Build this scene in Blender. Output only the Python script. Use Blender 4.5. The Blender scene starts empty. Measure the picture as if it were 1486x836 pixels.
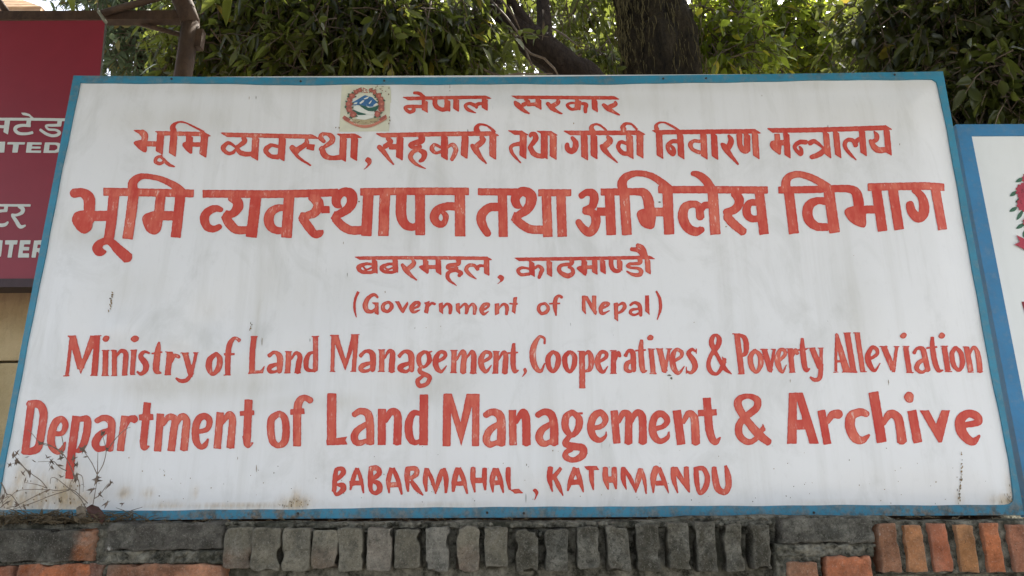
import bpy, bmesh, math, random
import numpy as np
from mathutils import Vector, Matrix, noise as mnoise

random.seed(7); rng = np.random.default_rng(7)
sc = bpy.context.scene
COL = sc.collection
R_ = math.radians

# ------------------------------------------------------------------ camera --
W_PX, H_PX, F_PX = 1486.0, 836.0, 1100.0
ZB = 1.55                       # height of the lower edge of the big signboard
PITCH, YAW, ROLL = 0.29122, 0.00000, -0.00403
CAM = np.array([0.01277, -1.86639, ZB + 0.00739])
_f = np.array([math.sin(YAW)*math.cos(PITCH), math.cos(YAW)*math.cos(PITCH), math.sin(PITCH)])
_r = np.array([math.cos(YAW), -math.sin(YAW), 0.0]); _u = np.cross(_r, _f)
_c, _s = math.cos(ROLL), math.sin(ROLL)
_r, _u = _c*_r + _s*_u, -_s*_r + _c*_u
cam_d = bpy.data.cameras.new('camera'); cam = bpy.data.objects.new('camera', cam_d); COL.objects.link(cam)
M = Matrix(((_r[0], _u[0], -_f[0], CAM[0]), (_r[1], _u[1], -_f[1], CAM[1]), (_r[2], _u[2], -_f[2], CAM[2]), (0, 0, 0, 1)))
cam.matrix_world = M
cam_d.sensor_width = 36.0; cam_d.lens = F_PX/W_PX*36.0; cam_d.clip_end = 500; cam_d.clip_start = 0.02
sc.camera = cam

# ------------------------------------------------------------- sky and sun --
SUN_AZ, SUN_EL = R_(34), R_(50)          # azimuth from +Y (behind the signs) towards +X
world = bpy.data.worlds.new('World'); sc.world = world; world.use_nodes = True
wn = world.node_tree.nodes; wl = world.node_tree.links
bg = wn['Background']; sky = wn.new('ShaderNodeTexSky'); sky.sky_type = 'NISHITA'; sky.sun_disc = False
sky.sun_elevation = SUN_EL; sky.sun_rotation = SUN_AZ; sky.dust_density = 3.0; sky.air_density = 0.7; sky.ozone_density = 0.6
hz = wn.new('ShaderNodeHueSaturation'); hz.inputs['Saturation'].default_value = 0.42      # thin winter haze over the whole sky
wl.new(sky.outputs[0], hz.inputs['Color']); wl.new(hz.outputs[0], bg.inputs[0]); bg.inputs[1].default_value = 0.15
sd = bpy.data.lights.new('sun', 'SUN'); sd.energy = 5.0; sd.angle = R_(0.5); sd.color = (1.0, 0.93, 0.82)
so = bpy.data.objects.new('sun', sd); COL.objects.link(so)
to_sun = Vector((math.sin(SUN_AZ)*math.cos(SUN_EL), math.cos(SUN_AZ)*math.cos(SUN_EL), math.sin(SUN_EL)))
so.rotation_euler = to_sun.to_track_quat('Z', 'Y').to_euler()
sc.view_settings.view_transform = 'Standard'; sc.view_settings.look = 'None'
sc.view_settings.exposure = 1.9; sc.view_settings.gamma = 1.0; sc.view_settings.use_curve_mapping = False
sc.cycles.max_bounces = 8; sc.cycles.diffuse_bounces = 5; sc.cycles.transparent_max_bounces = 8
sc.cycles.use_denoising = True

# ----------------------------------------------------------------- helpers --
def at(px, py, Y=0.0):
    d = _f*F_PX + _r*(px - W_PX/2) - _u*(py - H_PX/2)
    return CAM + d*((Y - CAM[1])/d[1])
def at_many(P, Y=0.0):
    P = np.asarray(P, float)
    d = _f[None]*F_PX + _r[None]*(P[:, :1] - W_PX/2) - _u[None]*(P[:, 1:2] - H_PX/2)
    return CAM[None] + d*((Y - CAM[1])/d[:, 1:2])

def tag(o, label=None, cat=None, group=None, kind=None):
    for k, v in (('label', label), ('category', cat), ('group', group), ('kind', kind)):
        if v: o[k] = v
    return o
def empty(name, loc=(0, 0, 0)):
    o = bpy.data.objects.new(name, None); o.location = loc; COL.objects.link(o); return o
def mesh_obj(name, verts, faces, mats, parent=None, smooth=False, mat_idx=None, attrs=None, cattrs=None):
    me = bpy.data.meshes.new(name)
    vs = np.asarray(verts, float)
    off = np.zeros(3)
    if parent is not None: off = np.array(parent.location)
    me.from_pydata((vs - off).tolist(), [], [list(map(int, f)) for f in faces])
    for m in (mats if isinstance(mats, (list, tuple)) else [mats]): me.materials.append(m)
    if mat_idx is not None: me.polygons.foreach_set('material_index', np.asarray(mat_idx, np.int32))
    if smooth: me.polygons.foreach_set('use_smooth', np.ones(len(me.polygons), bool))
    for k, v in (attrs or {}).items():
        a = me.attributes.new(k, 'FLOAT', 'POINT'); a.data.foreach_set('value', np.asarray(v, np.float32))
    for k, v in (cattrs or {}).items():
        a = me.attributes.new(k, 'FLOAT_COLOR', 'POINT'); a.data.foreach_set('color', np.asarray(v, np.float32).ravel())
    me.update()
    o = bpy.data.objects.new(name, me); COL.objects.link(o)
    if parent is not None: o.parent = parent
    return o

class MB:
    def __init__(s): s.v = []; s.f = []; s.m = []
    def add(s, vs, fs, m=0):
        b = len(s.v); s.v += [tuple(map(float, v)) for v in vs]; s.f += [[b+i for i in f] for f in fs]; s.m += [m]*len(fs)
    def box(s, x0, x1, y0, y1, z0, z1, m=0):
        s.add([(x0,y0,z0),(x1,y0,z0),(x1,y1,z0),(x0,y1,z0),(x0,y0,z1),(x1,y0,z1),(x1,y1,z1),(x0,y1,z1)],
              [(0,3,2,1),(4,5,6,7),(0,1,5,4),(1,2,6,5),(2,3,7,6),(3,0,4,7)], m)
    def tube(s, pts, rad, n=8, m=0, cap=True, wob=0.0):
        pts = [np.asarray(p, float) for p in pts]
        rads = rad if isinstance(rad, (list, tuple, np.ndarray)) else [rad]*len(pts)
        ref = np.array([0.31, 0.2, 0.93]); vs = []; fs = []
        for i, p in enumerate(pts):
            t = pts[min(i+1, len(pts)-1)] - pts[max(i-1, 0)]; t = t/(np.linalg.norm(t)+1e-9)
            a = np.cross(t, ref); na = np.linalg.norm(a)
            if na < 0.05: a = np.cross(t, [1.0, 0, 0]); na = np.linalg.norm(a)
            a /= na; b = np.cross(t, a)
            for k in range(n):
                q = 2*math.pi*k/n; rr = rads[i]*(1 + (wob*(random.random()-.5) if wob else 0))
                vs.append(p + (a*math.cos(q) + b*math.sin(q))*rr)
        for i in range(len(pts)-1):
            for k in range(n):
                fs.append((i*n+k, i*n+(k+1) % n, (i+1)*n+(k+1) % n, (i+1)*n+k))
        if cap: fs += [tuple(range(n-1, -1, -1)), tuple(range((len(pts)-1)*n, len(pts)*n))]
        s.add(vs, fs, m)
    def build(s, name, mats, parent=None, smooth=False):
        return mesh_obj(name, s.v, s.f, mats, parent, smooth, s.m)

# ---------------------------------------------------------------- materials --
class NT:
    def __init__(s, name):
        s.m = bpy.data.materials.new(name); s.m.use_nodes = True; s.t = s.m.node_tree; s.n = s.t.nodes; s.l = s.t.links
        s.b = s.n['Principled BSDF']; s.out = s.n['Material Output']
    def new(s, ty, **kw):
        n = s.n.new(ty)
        for k, v in kw.items(): setattr(n, k, v)
        return n
    def put(s, sock, v):
        if isinstance(v, bpy.types.NodeSocket): s.l.new(v, sock)
        elif isinstance(v, (tuple, list)) and len(v) == 3 and sock.type == 'RGBA': sock.default_value = (*v, 1)
        else: sock.default_value = v
    def coord(s, scale=(1, 1, 1), kind='Object'):
        tc = s.new('ShaderNodeTexCoord'); mp = s.new('ShaderNodeMapping'); s.l.new(tc.outputs[kind], mp.inputs[0])
        mp.inputs['Scale'].default_value = scale; return mp.outputs[0]
    def noise(s, scale, detail=4, rough=.55, vec=None, dist=0.0):
        n = s.new('ShaderNodeTexNoise'); n.inputs['Scale'].default_value = scale; n.inputs['Detail'].default_value = detail
        n.inputs['Roughness'].default_value = rough; n.inputs['Distortion'].default_value = dist
        if vec is not None: s.l.new(vec, n.inputs['Vector'])
        return n.outputs['Fac']
    def ramp(s, fac, stops):
        r = s.new('ShaderNodeValToRGB'); e = r.color_ramp.elements
        while len(e) < len(stops): e.new(0.5)
        for i, (p, c) in enumerate(stops):
            e[i].position = p; e[i].color = (*(c if isinstance(c, (tuple, list)) else (c, c, c)), 1)
        s.put(r.inputs[0], fac); return r.outputs[0]
    def mix(s, fac, a, b, mode='MIX'):
        n = s.new('ShaderNodeMix'); n.data_type = 'RGBA'; n.blend_type = mode
        s.put(n.inputs[0], fac); s.put(n.inputs[6], a); s.put(n.inputs[7], b); return n.outputs[2]
    def math(s, op, a, b=0.0, clamp=False):
        n = s.new('ShaderNodeMath', operation=op); n.use_clamp = clamp; s.put(n.inputs[0], a); s.put(n.inputs[1], b); return n.outputs[0]
    def attr(s, name, out='Fac'):
        n = s.new('ShaderNodeAttribute'); n.attribute_name = name; return n.outputs[out]
    def bump(s, h, strength=.3, dist=.01):
        n = s.new('ShaderNodeBump'); n.inputs['Strength'].default_value = strength; n.inputs['Distance'].default_value = dist
        s.put(n.inputs['Height'], h); s.l.new(n.outputs[0], s.b.inputs['Normal'])
    def done(s, col, rough=.6, spec=.4, metal=0.0):
        s.put(s.b.inputs['Base Color'], col); s.put(s.b.inputs['Roughness'], rough)
        s.b.inputs['Specular IOR Level'].default_value = spec; s.b.inputs['Metallic'].default_value = metal; return s.m

def mat_flat(name, col, rough=.6, var=.15, scale=30, spec=.35, bump=0.0):
    t = NT(name); n = t.noise(scale, 5, .6, t.coord())
    c = t.mix(t.ramp(n, [(.3, 0.0), (.7, 1.0)]), tuple(x*(1-var) for x in col), tuple(min(1, x*(1+var)) for x in col))
    if bump: t.bump(n, bump, .004)
    return t.done(c, rough, spec)
# material: painted white sheet
def m_white_sheet(name, base, rust=True, dirt=1.0):
    t = NT(name)
    big = t.noise(2.2, 5, .6, t.coord((1, 1, .8))); streak = t.noise(15, 6, .68, t.coord((1, 1, .05)))
    fine = t.noise(60, 6, .7, t.coord((1, 1, .45))); sm = t.noise(5, 6, .7, t.coord((1.3, 1, .8)), .8)
    c = t.mix(t.ramp(big, [(.35, 0), (.7, 1)]), tuple(x*.93 for x in base), base)
    c = t.mix(t.math('MULTIPLY', t.ramp(streak, [(.50, 0), (.74, 1)]), (.34*dirt)), c, (.47, .47, .43))
    c = t.mix(t.math('MULTIPLY', t.ramp(sm, [(.51, 0), (.74, 1)]), .40*dirt), c, (.43, .44, .41))
    c = t.mix(t.math('MULTIPLY', t.ramp(fine, [(.3, 1), (.42, 0)]), .10*dirt), c, (.4, .4, .38))
    spk = t.noise(55, 2, .5, t.coord((1, 1, .35))); c = t.mix(t.math('MULTIPLY', t.ramp(spk, [(.765, 0), (.80, 1)]), .75*dirt), c, (.16, .16, .15))
    spk2 = t.noise(23, 2, .5, t.coord((1.6, 1, .25))); c = t.mix(t.math('MULTIPLY', t.ramp(spk2, [(.76, 0), (.79, 1)]), .6*dirt), c, (.2, .2, .19))
    if rust:
        g = t.attr('grime'); gn = t.noise(14, 5, .7, t.coord((1, 1, .2)))
        c = t.mix(t.math('MULTIPLY', g, t.ramp(gn, [(.3, .25), (.7, 1)])), c, (.42, .40, .31))
        r = t.attr('rust'); rn = t.noise(55, 5, .75, t.coord((1, 1, .22))); rs = t.noise(95, 3, .7, t.coord((1, 1, .8)))
        f = t.math('MULTIPLY', r, t.math('MULTIPLY', t.ramp(rn, [(.36, 0), (.56, 1)]), 1.0))
        c = t.mix(t.math('MULTIPLY', f, .9), c, t.mix(t.ramp(rs, [(.4, 0), (.6, 1)]), (.42, .27, .11), (.16, .085, .035)))
        halo = t.math('MULTIPLY', r, .5); c = t.mix(halo, c, (.60, .50, .32))
        k = t.attr('scar'); kn = t.noise(120, 4, .7, t.coord((1, 1, .5)))
        c = t.mix(t.math('MULTIPLY', k, t.ramp(kn, [(.38, 0), (.55, 1)])), c, t.mix(t.ramp(rs, [(.42, 0), (.6, 1)]), (.33, .28, .14), (.05, .05, .045)))
    t.bump(t.math('ADD', t.math('MULTIPLY', fine, .3), big), .12, .004)
    return t.done(c, t.ramp(big, [(.3, .34), (.7, .50)]), .5)
def m_blue_paint(name, col, wear=1.0):
    t = NT(name); v = t.coord()
    n1 = t.noise(6, 5, .6, v); n2 = t.noise(38, 6, .7, v); n3 = t.noise(90, 4, .7, v)
    c = t.mix(t.ramp(n1, [(.3, 0), (.7, 1)]), tuple(x*.82 for x in col), tuple(x*1.15 for x in col))
    c = t.mix(t.math('MULTIPLY', t.ramp(n2, [(.52, 0), (.68, 1)]), .40*wear), c, (.20, .26, .27))
    w = t.attr('wear')
    c = t.mix(t.math('MULTIPLY', w, t.ramp(n2, [(.40, 0), (.58, 1)])), c, t.mix(t.ramp(n3, [(.4, 0), (.6, 1)]), (.19, .14, .085), (.05, .045, .03)))
    spots = t.ramp(n3, [(.70, 0), (.74, 1)]); c = t.mix(t.math('MULTIPLY', spots, .6*wear), c, (.10, .06, .035))
    t.bump(n2, .15, .002)
    return t.done(c, .45, .4)
def m_letter(name, deep, thin, fleck):
    t = NT(name); v = t.coord((1, 1, .16)); v2 = t.coord((1, 1, .6))
    ink = t.attr('ink'); tone = t.attr('tone')
    n = t.noise(75, 5, .7, v); n2 = t.noise(26, 5, .65, v2); n3 = t.noise(150, 4, .7, t.coord((1, 1, .3)))
    f = t.math('ADD', t.math('MULTIPLY', t.ramp(n, [(.35, 0), (.68, 1)]), .55), t.math('MULTIPLY', t.ramp(n2, [(.35, 0), (.7, 1)]), .55))
    f = t.math('MULTIPLY', f, t.ramp(ink, [(.58, .12), (.88, 1)]))
    f = t.math('MULTIPLY', f, t.math('ADD', .55, t.math('MULTIPLY', tone, 1.3)), True)
    c = t.mix(f, deep, thin)
    fl = t.math('MULTIPLY', t.ramp(n3, [(.57, 0), (.68, 1)]), t.math('MULTIPLY', t.ramp(n2, [(.45, 0), (.62, 1)]), t.ramp(ink, [(.6, 0), (.8, 1)])))
    c = t.mix(t.math('MULTIPLY', fl, t.math('MULTIPLY', fleck, t.math('ADD', .25, tone)), True), c, (.72, .52, .44))
    return t.done(c, .5, .3)
M_WHITE = m_white_sheet('painted_white_sheet', (.745, .758, .760))
M_WHITE2 = m_white_sheet('cleaner_white_sheet', (.72, .745, .73), False, .35)
M_BLUE = m_blue_paint('worn_blue_paint', (.026, .205, .315), 1.0)
M_BLUE2 = m_blue_paint('deep_blue_paint', (.026, .180, .360), .5)
M_RED = m_letter('brushed_red_paint', (.49, .036, .025), (.63, .15, .095), 1.35)
M_MAROON = mat_flat('maroon_sheet', (.225, .022, .037), .42, .10, 3, .35)
M_PALE = mat_flat('pale_vinyl', (.56, .60, .57), .5, .06, 12)

def m_leaf(name, dark, light, yellow, trans=.35, rough=.28):
    t = NT(name); c = t.new('ShaderNodeSeparateColor'); t.l.new(t.attr('leafcol', 'Color'), c.inputs[0])
    col = t.mix(c.outputs[0], dark, light); col = t.mix(c.outputs[1], col, yellow)
    t.done(col, rough, .45)
    tr = t.new('ShaderNodeBsdfTranslucent'); tc = t.mix(.5, col, tuple(min(1, x*3.6) for x in light))
    tc = t.mix(c.outputs[1], tc, yellow); t.l.new(tc, tr.inputs[0])
    ms = t.new('ShaderNodeMixShader'); ms.inputs[0].default_value = trans
    t.l.new(t.b.outputs[0], ms.inputs[1]); t.l.new(tr.outputs[0], ms.inputs[2]); t.l.new(ms.outputs[0], t.out.inputs[0])
    return t.m
LEAF_A = m_leaf('glossy_leaf', (.015, .023, .005), (.078, .092, .016), (.30, .25, .04), .50)
LEAF_B = m_leaf('broad_leaf', (.022, .038, .006), (.135, .165, .018), (.45, .38, .04), .60)
LEAF_C = m_leaf('dark_leaf', (.010, .017, .004), (.058, .068, .013), (.26, .20, .03), .44)
LEAF_D = m_leaf('far_leaf', (.030, .052, .026), (.070, .095, .045), (.28, .22, .07), .35, .6)
def m_bark(name, c1, c2, sc_=14):
    t = NT(name); n = t.noise(sc_, 8, .7, t.coord((1, 1, .3)), .6); n2 = t.noise(60, 5, .7, t.coord((1, 1, .4)))
    c = t.mix(t.ramp(n, [(.35, 0), (.65, 1)]), c1, c2); c = t.mix(t.ramp(n2, [(.45, 0), (.7, .6)]), c, tuple(x*.35 for x in c1))
    t.bump(t.math('ADD', n, t.math('MULTIPLY', n2, .6)), 1.0, .07); return t.done(c, .9, .15)
BARK_MOSS = m_bark('mossy_bark', (.008, .006, .004), (.060, .044, .022))
BARK_DARK = m_bark('dark_bark', (.030, .020, .015), (.060, .042, .030))
MOSS = mat_flat('hanging_moss', (.085, .068, .030), .95, .5, 40, .1)
TWIG = mat_flat('twig_bark', (.13, .10, .075), .8, .3, 30, .2)
WEED = mat_flat('dry_weed_stem', (.19, .155, .12), .85, .35, 50, .2)
WEED_LEAF = mat_flat('withered_leaf', (.15, .115, .09), .8, .4, 60, .2)
STRAW = mat_flat('dry_straw', (.10, .080, .052), .9, .45, 35, .1)
PIPE = None
def m_rust_pipe():
    t = NT('rusty_painted_pipe'); n = t.noise(18, 6, .7, t.coord((1, 1, .5))); n2 = t.noise(70, 4, .7, t.coord())
    c = t.mix(t.ramp(n, [(.35, 0), (.65, 1)]), (.034, .020, .013), (.080, .050, .032)); c = t.mix(t.ramp(n2, [(.55, 0), (.7, .7)]), c, (.025, .017, .014))
    t.bump(n2, .3, .003); return t.done(c, .75, .3)
PIPE = m_rust_pipe()
def m_plaster():
    t = NT('old_yellow_plaster'); n = t.noise(2.5, 7, .65, t.coord()); n2 = t.noise(9, 6, .7, t.coord((1, 1, .25)))
    c = t.mix(t.ramp(n, [(.3, 0), (.7, 1)]), (.34, .26, .13), (.60, .50, .30)); c = t.mix(t.ramp(n2, [(.48, 0), (.72, .8)]), c, (.20, .16, .10))
    v = t.new('ShaderNodeTexVoronoi', feature='DISTANCE_TO_EDGE'); v.inputs['Scale'].default_value = 2.6
    wv = t.new('ShaderNodeMix', data_type='RGBA'); wv.inputs[0].default_value = .12; t.l.new(t.coord(), wv.inputs[6])
    nn = t.new('ShaderNodeTexNoise'); nn.inputs['Scale'].default_value = 4; t.l.new(nn.outputs['Color'], wv.inputs[7]); t.l.new(wv.outputs[2], v.inputs['Vector'])
    crack = t.ramp(v.outputs['Distance'], [(.0, 1), (.010, 0)]); c = t.mix(t.math('MULTIPLY', crack, .8), c, (.12, .09, .06))
    t.bump(t.noise(45, 6, .7, t.coord()), .7, .012); return t.done(c, .92, .15)
def m_brick(name):
    t = NT(name); b = t.attr('brickcol', 'Color'); lich = t.attr('lichen')
    n = t.noise(24, 7, .72, t.coord()); n2 = t.noise(110, 8, .8, t.coord()); n3 = t.noise(11, 6, .7, t.coord(), .8)
    c = t.mix(t.ramp(n, [(.35, 0), (.68, 1)]), t.mix(.55, b, (0, 0, 0)), b)
    c = t.mix(t.math('MULTIPLY', t.ramp(n3, [(.45, 0), (.62, 1)]), lich), c, t.mix(t.ramp(n, [(.4, 0), (.65, 1)]), (.10, .10, .085), (.30, .29, .245)))
    c = t.mix(t.math('MULTIPLY', t.ramp(n2, [(.50, 0), (.60, 1)]), t.math('MULTIPLY', lich, .8)), c, (.04, .04, .03))
    c = t.mix(t.ramp(n2, [(.33, .85), (.42, 0)]), c, (.04, .03, .024)); n4 = t.noise(260, 4, .7, t.coord()); c = t.mix(t.math('MULTIPLY', t.ramp(n4, [(.56, 0), (.66, 1)]), .55), c, t.mix(.5, b, (.5, .48, .42)))
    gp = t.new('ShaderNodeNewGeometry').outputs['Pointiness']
    c = t.mix(t.math('MULTIPLY', t.ramp(gp, [(.52, 0), (.60, 1)]), .5), c, t.mix(.45, b, (.42, .40, .34))); c = t.mix(t.ramp(gp, [(.38, .85), (.48, 0)]), c, (.022, .02, .016))  # worn edges paler; shade of the hollows darkened into the colour
    w = t.noise(38, 3, .6, t.coord((1, 1, .35))); c = t.mix(t.math('MULTIPLY', t.ramp(w, [(.735, 0), (.76, 1)]), .8), c, (.55, .54, .50))
    t.bump(t.math('ADD', n, t.math('MULTIPLY', n2, .9)), 1.0, .010); return t.done(c, .93, .15)
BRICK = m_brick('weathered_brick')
def m_mortar():
    t = NT('crumbling_mortar'); n = t.noise(30, 8, .75, t.coord()); n2 = t.noise(7, 6, .7, t.coord())
    c = t.mix(t.ramp(n, [(.40, 0), (.62, 1)]), (.032, .032, .025), (.25, .24, .195)); c = t.mix(t.ramp(n2, [(.5, 0), (.65, .75)]), c, (.055, .056, .04))  # dark noise tone puts crevice shade into the mortar colour
    t.bump(n, .9, .01); return t.done(c, .95, .1)
MORTAR = m_mortar()
def m_ground():
    t = NT('dusty_asphalt'); n = t.noise(120, 6, .7, t.coord()); n2 = t.noise(.8, 5, .6, t.coord())
    c = t.mix(t.ramp(n, [(.3, 0), (.7, 1)]), (.10, .098, .09), (.19, .18, .165)); c = t.mix(t.ramp(n2, [(.4, 0), (.65, .6)]), c, (.26, .23, .19))
    t.bump(n, .4, .01); return t.done(c, .9, .2)
# ---- brush strokes of the hand lettering: one block per painted line -------
# @ x y s : origin and scale of the tracing sheet;  s smooth brush stroke (x,y,width);  l straight stroke;
# n flat-brush stroke (brush set by N);  p polygon;  q rounded polygon
TEXT = {}
TEXT['row1'] = """
@470 120 4.953; N 38 22 5
n 590,122 1185,118; s 710,185,24 640,182,24 590,185,24 595,205,26 620,222,26 650,210,26 640,190,20; n 728,140 728,218
s 645,78,22 690,85,26 725,120,28; s 800,135,36 805,180,34 850,210,30 900,205,30; n 890,140 890,215; n 953,130 953,215
s 1095,238,8 1040,215,24 1020,185,24 1050,168,24 1090,185,28 1100,200,20; s 1090,185,28 1120,170,26 1150,175,20; n 1158,130 1158,210
@720 120 4.953
n 130,118 865,115; s 205,135,18 230,155,30 190,180,34; s 135,155,20 155,180,40 200,220,26 240,242,12; l 28 220,175 290,172; n 303,130 303,200
s 440,135,18 445,155,30 400,185,36; s 365,160,26 395,195,36 430,220,24 475,240,10
s 595,160,16 540,158,18 510,175,24 540,205,22 590,195,26; n 590,135 582,200; s 615,160,24 645,170,30 640,195,30 640,228,24; n 705,130 708,212
s 855,145,18 855,165,30 810,185,36; s 765,165,24 800,195,36 840,220,24 888,245,10
"""
TEXT['row2'] = """
@180 120 4.953; N 44 26 6
n 98,362 145,362; s 135,365,50 155,390,50 148,440,40; q 75,440 100,422 160,425 165,505 115,485; l 38 140,444 250,447; n 270,375 258,508; n 252,370 605,377
s 282,530,14 240,545,24 232,575,26 265,587,24 295,565,22 270,540,18; s 288,562,26 330,595,24 372,611,8
s 362,355,46 356,325,38 380,297,18 430,290,12 500,320,13 580,362,18; n 365,380 352,522
n 478,390 470,500; q 425,450 450,432 495,435 490,515 450,492; l 32 470,450 560,452; n 585,385 572,530
n 722,380 1375,388; s 806,470,16 775,446,22 748,440,26 716,476,34 748,513,26 785,508,24 806,486,16; s 862,400,34 868,430,36 815,468,26; s 810,470,24 840,508,36 890,518,34 935,512,30; n 950,395 940,548
s 1114,464,20 1060,452,28 1020,488,36 1055,530,30 1115,537,36; n 1140,395 1130,552
s 1312,412,26 1308,440,34 1245,485,40; s 1205,465,40 1235,490,40 1250,500,20; s 1207,482,24 1260,542,22 1345,598,12; p 1318,440 1372,445 1365,490 1310,478
s 1440,425,26 1415,400,36 1420,375,32 1452,368,22 1490,385,38 1495,420,40 1440,462,26 1405,485,20; s 1420,465,36 1440,520,44 1490,542,34 1570,535,40
@470 120 4.953
n 140,395 135,555; n 118,383 248,383; n 222,395 215,550; q 298,565 315,540 343,555 335,595 285,632 316,592
n 400,383 1235,383; s 458,405,28 482,432,36 435,468,36; s 395,462,36 430,500,36 470,555,24 505,598,10; l 40 470,466 540,468; n 550,395 545,552
s 705,400,48 702,430,44 640,445,32 622,460,28 650,475,26 705,468,26; s 680,492,22 722,515,42 718,555,34 690,575,24; s 700,488,22 645,505,32 625,545,34 660,590,24 735,629,8
s 850,480,18 800,458,24 778,485,34 805,515,22 858,503,24; n 870,395 868,555; s 890,478,18 925,458,28 950,490,36 940,530,34 920,568,26; n 1018,395 1010,545
s 1130,405,26 1145,430,40 1095,475,40; s 1066,465,30 1090,492,46 1130,550,28 1170,593,10; n 1215,380 1215,550
s 1105,370,42 1097,345,36 1120,320,20 1165,324,14 1205,350,18 1225,375,30
@720 120 4.953
n 112,375 205,377; n 195,385 192,545; s 180,452,34 130,460,26 105,482,26 120,525,24 178,588,8
s 245,400,24 252,383,24 275,388,38 282,420,40 245,470,28; s 240,470,36 265,515,40 300,535,36 345,537,36; n 345,385 345,545; n 318,377 415,378; n 410,390 408,548
n 508,374 1045,370; s 508,452,30 512,485,40 540,503,40 566,480,44 568,440,40 540,402,22; n 630,385 635,552; n 700,385 702,545
s 690,360,40 682,335,34 700,314,18 740,315,15 792,356,16; s 800,400,26 815,430,44 770,475,44; s 752,462,26 775,492,40 815,535,24 872,586,8
s 935,448,26 890,438,26 875,475,32 905,515,32 950,522,30; n 955,385 960,545; s 915,350,40 908,328,34 930,305,22 970,310,16 1012,350,18; n 1030,375 1030,540
@930 120 6.43; N 54 34 8
n 130,478 1085,463; n 165,490 172,705; s 145,450,46 137,415,32 165,388,20 215,385,17 280,415,24 345,457,22
s 330,560,38 285,565,40 245,600,40 255,650,36 295,680,44 300,640,40 275,603,26; n 360,490 370,710
s 545,562,34 490,558,32 455,590,44 480,640,34 550,668,40; n 578,490 585,710; n 675,490 685,715
s 810,500,20 835,545,50 825,590,56 790,645,50; s 745,580,24 780,620,60 830,690,42 905,778,16
s 912,490,56 918,590,50 950,645,50 990,650,40; n 985,490 985,635; n 1058,480 1070,705
@1100 120 6.432; N 50 34 10
n 110,455 400,452 1200,440; l 52 172,485 180,640; q 105,590 115,560 160,545 210,555 210,640 200,682 150,650 115,620; l 52 180,572 250,567; n 258,480 270,695
s 448,565,44 385,564,44 338,600,40 350,640,34 392,675,40 397,635,34 378,603,20; s 475,575,50 512,557,44 560,582,32 605,625,18; s 482,706,40 560,680,52 640,618,50; n 625,475 645,695; n 718,470 738,695
s 905,738,8 850,680,30 805,620,36 800,575,40 835,545,36 880,560,40 902,605,44; s 888,585,50 920,547,42 948,547,40; n 955,460 972,680
s 1065,470,12 1090,510,44 1085,552,42 1035,572,34; s 1028,548,24 1060,610,52 1110,648,56 1180,643,50; n 1180,455 1200,680
"""
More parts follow.
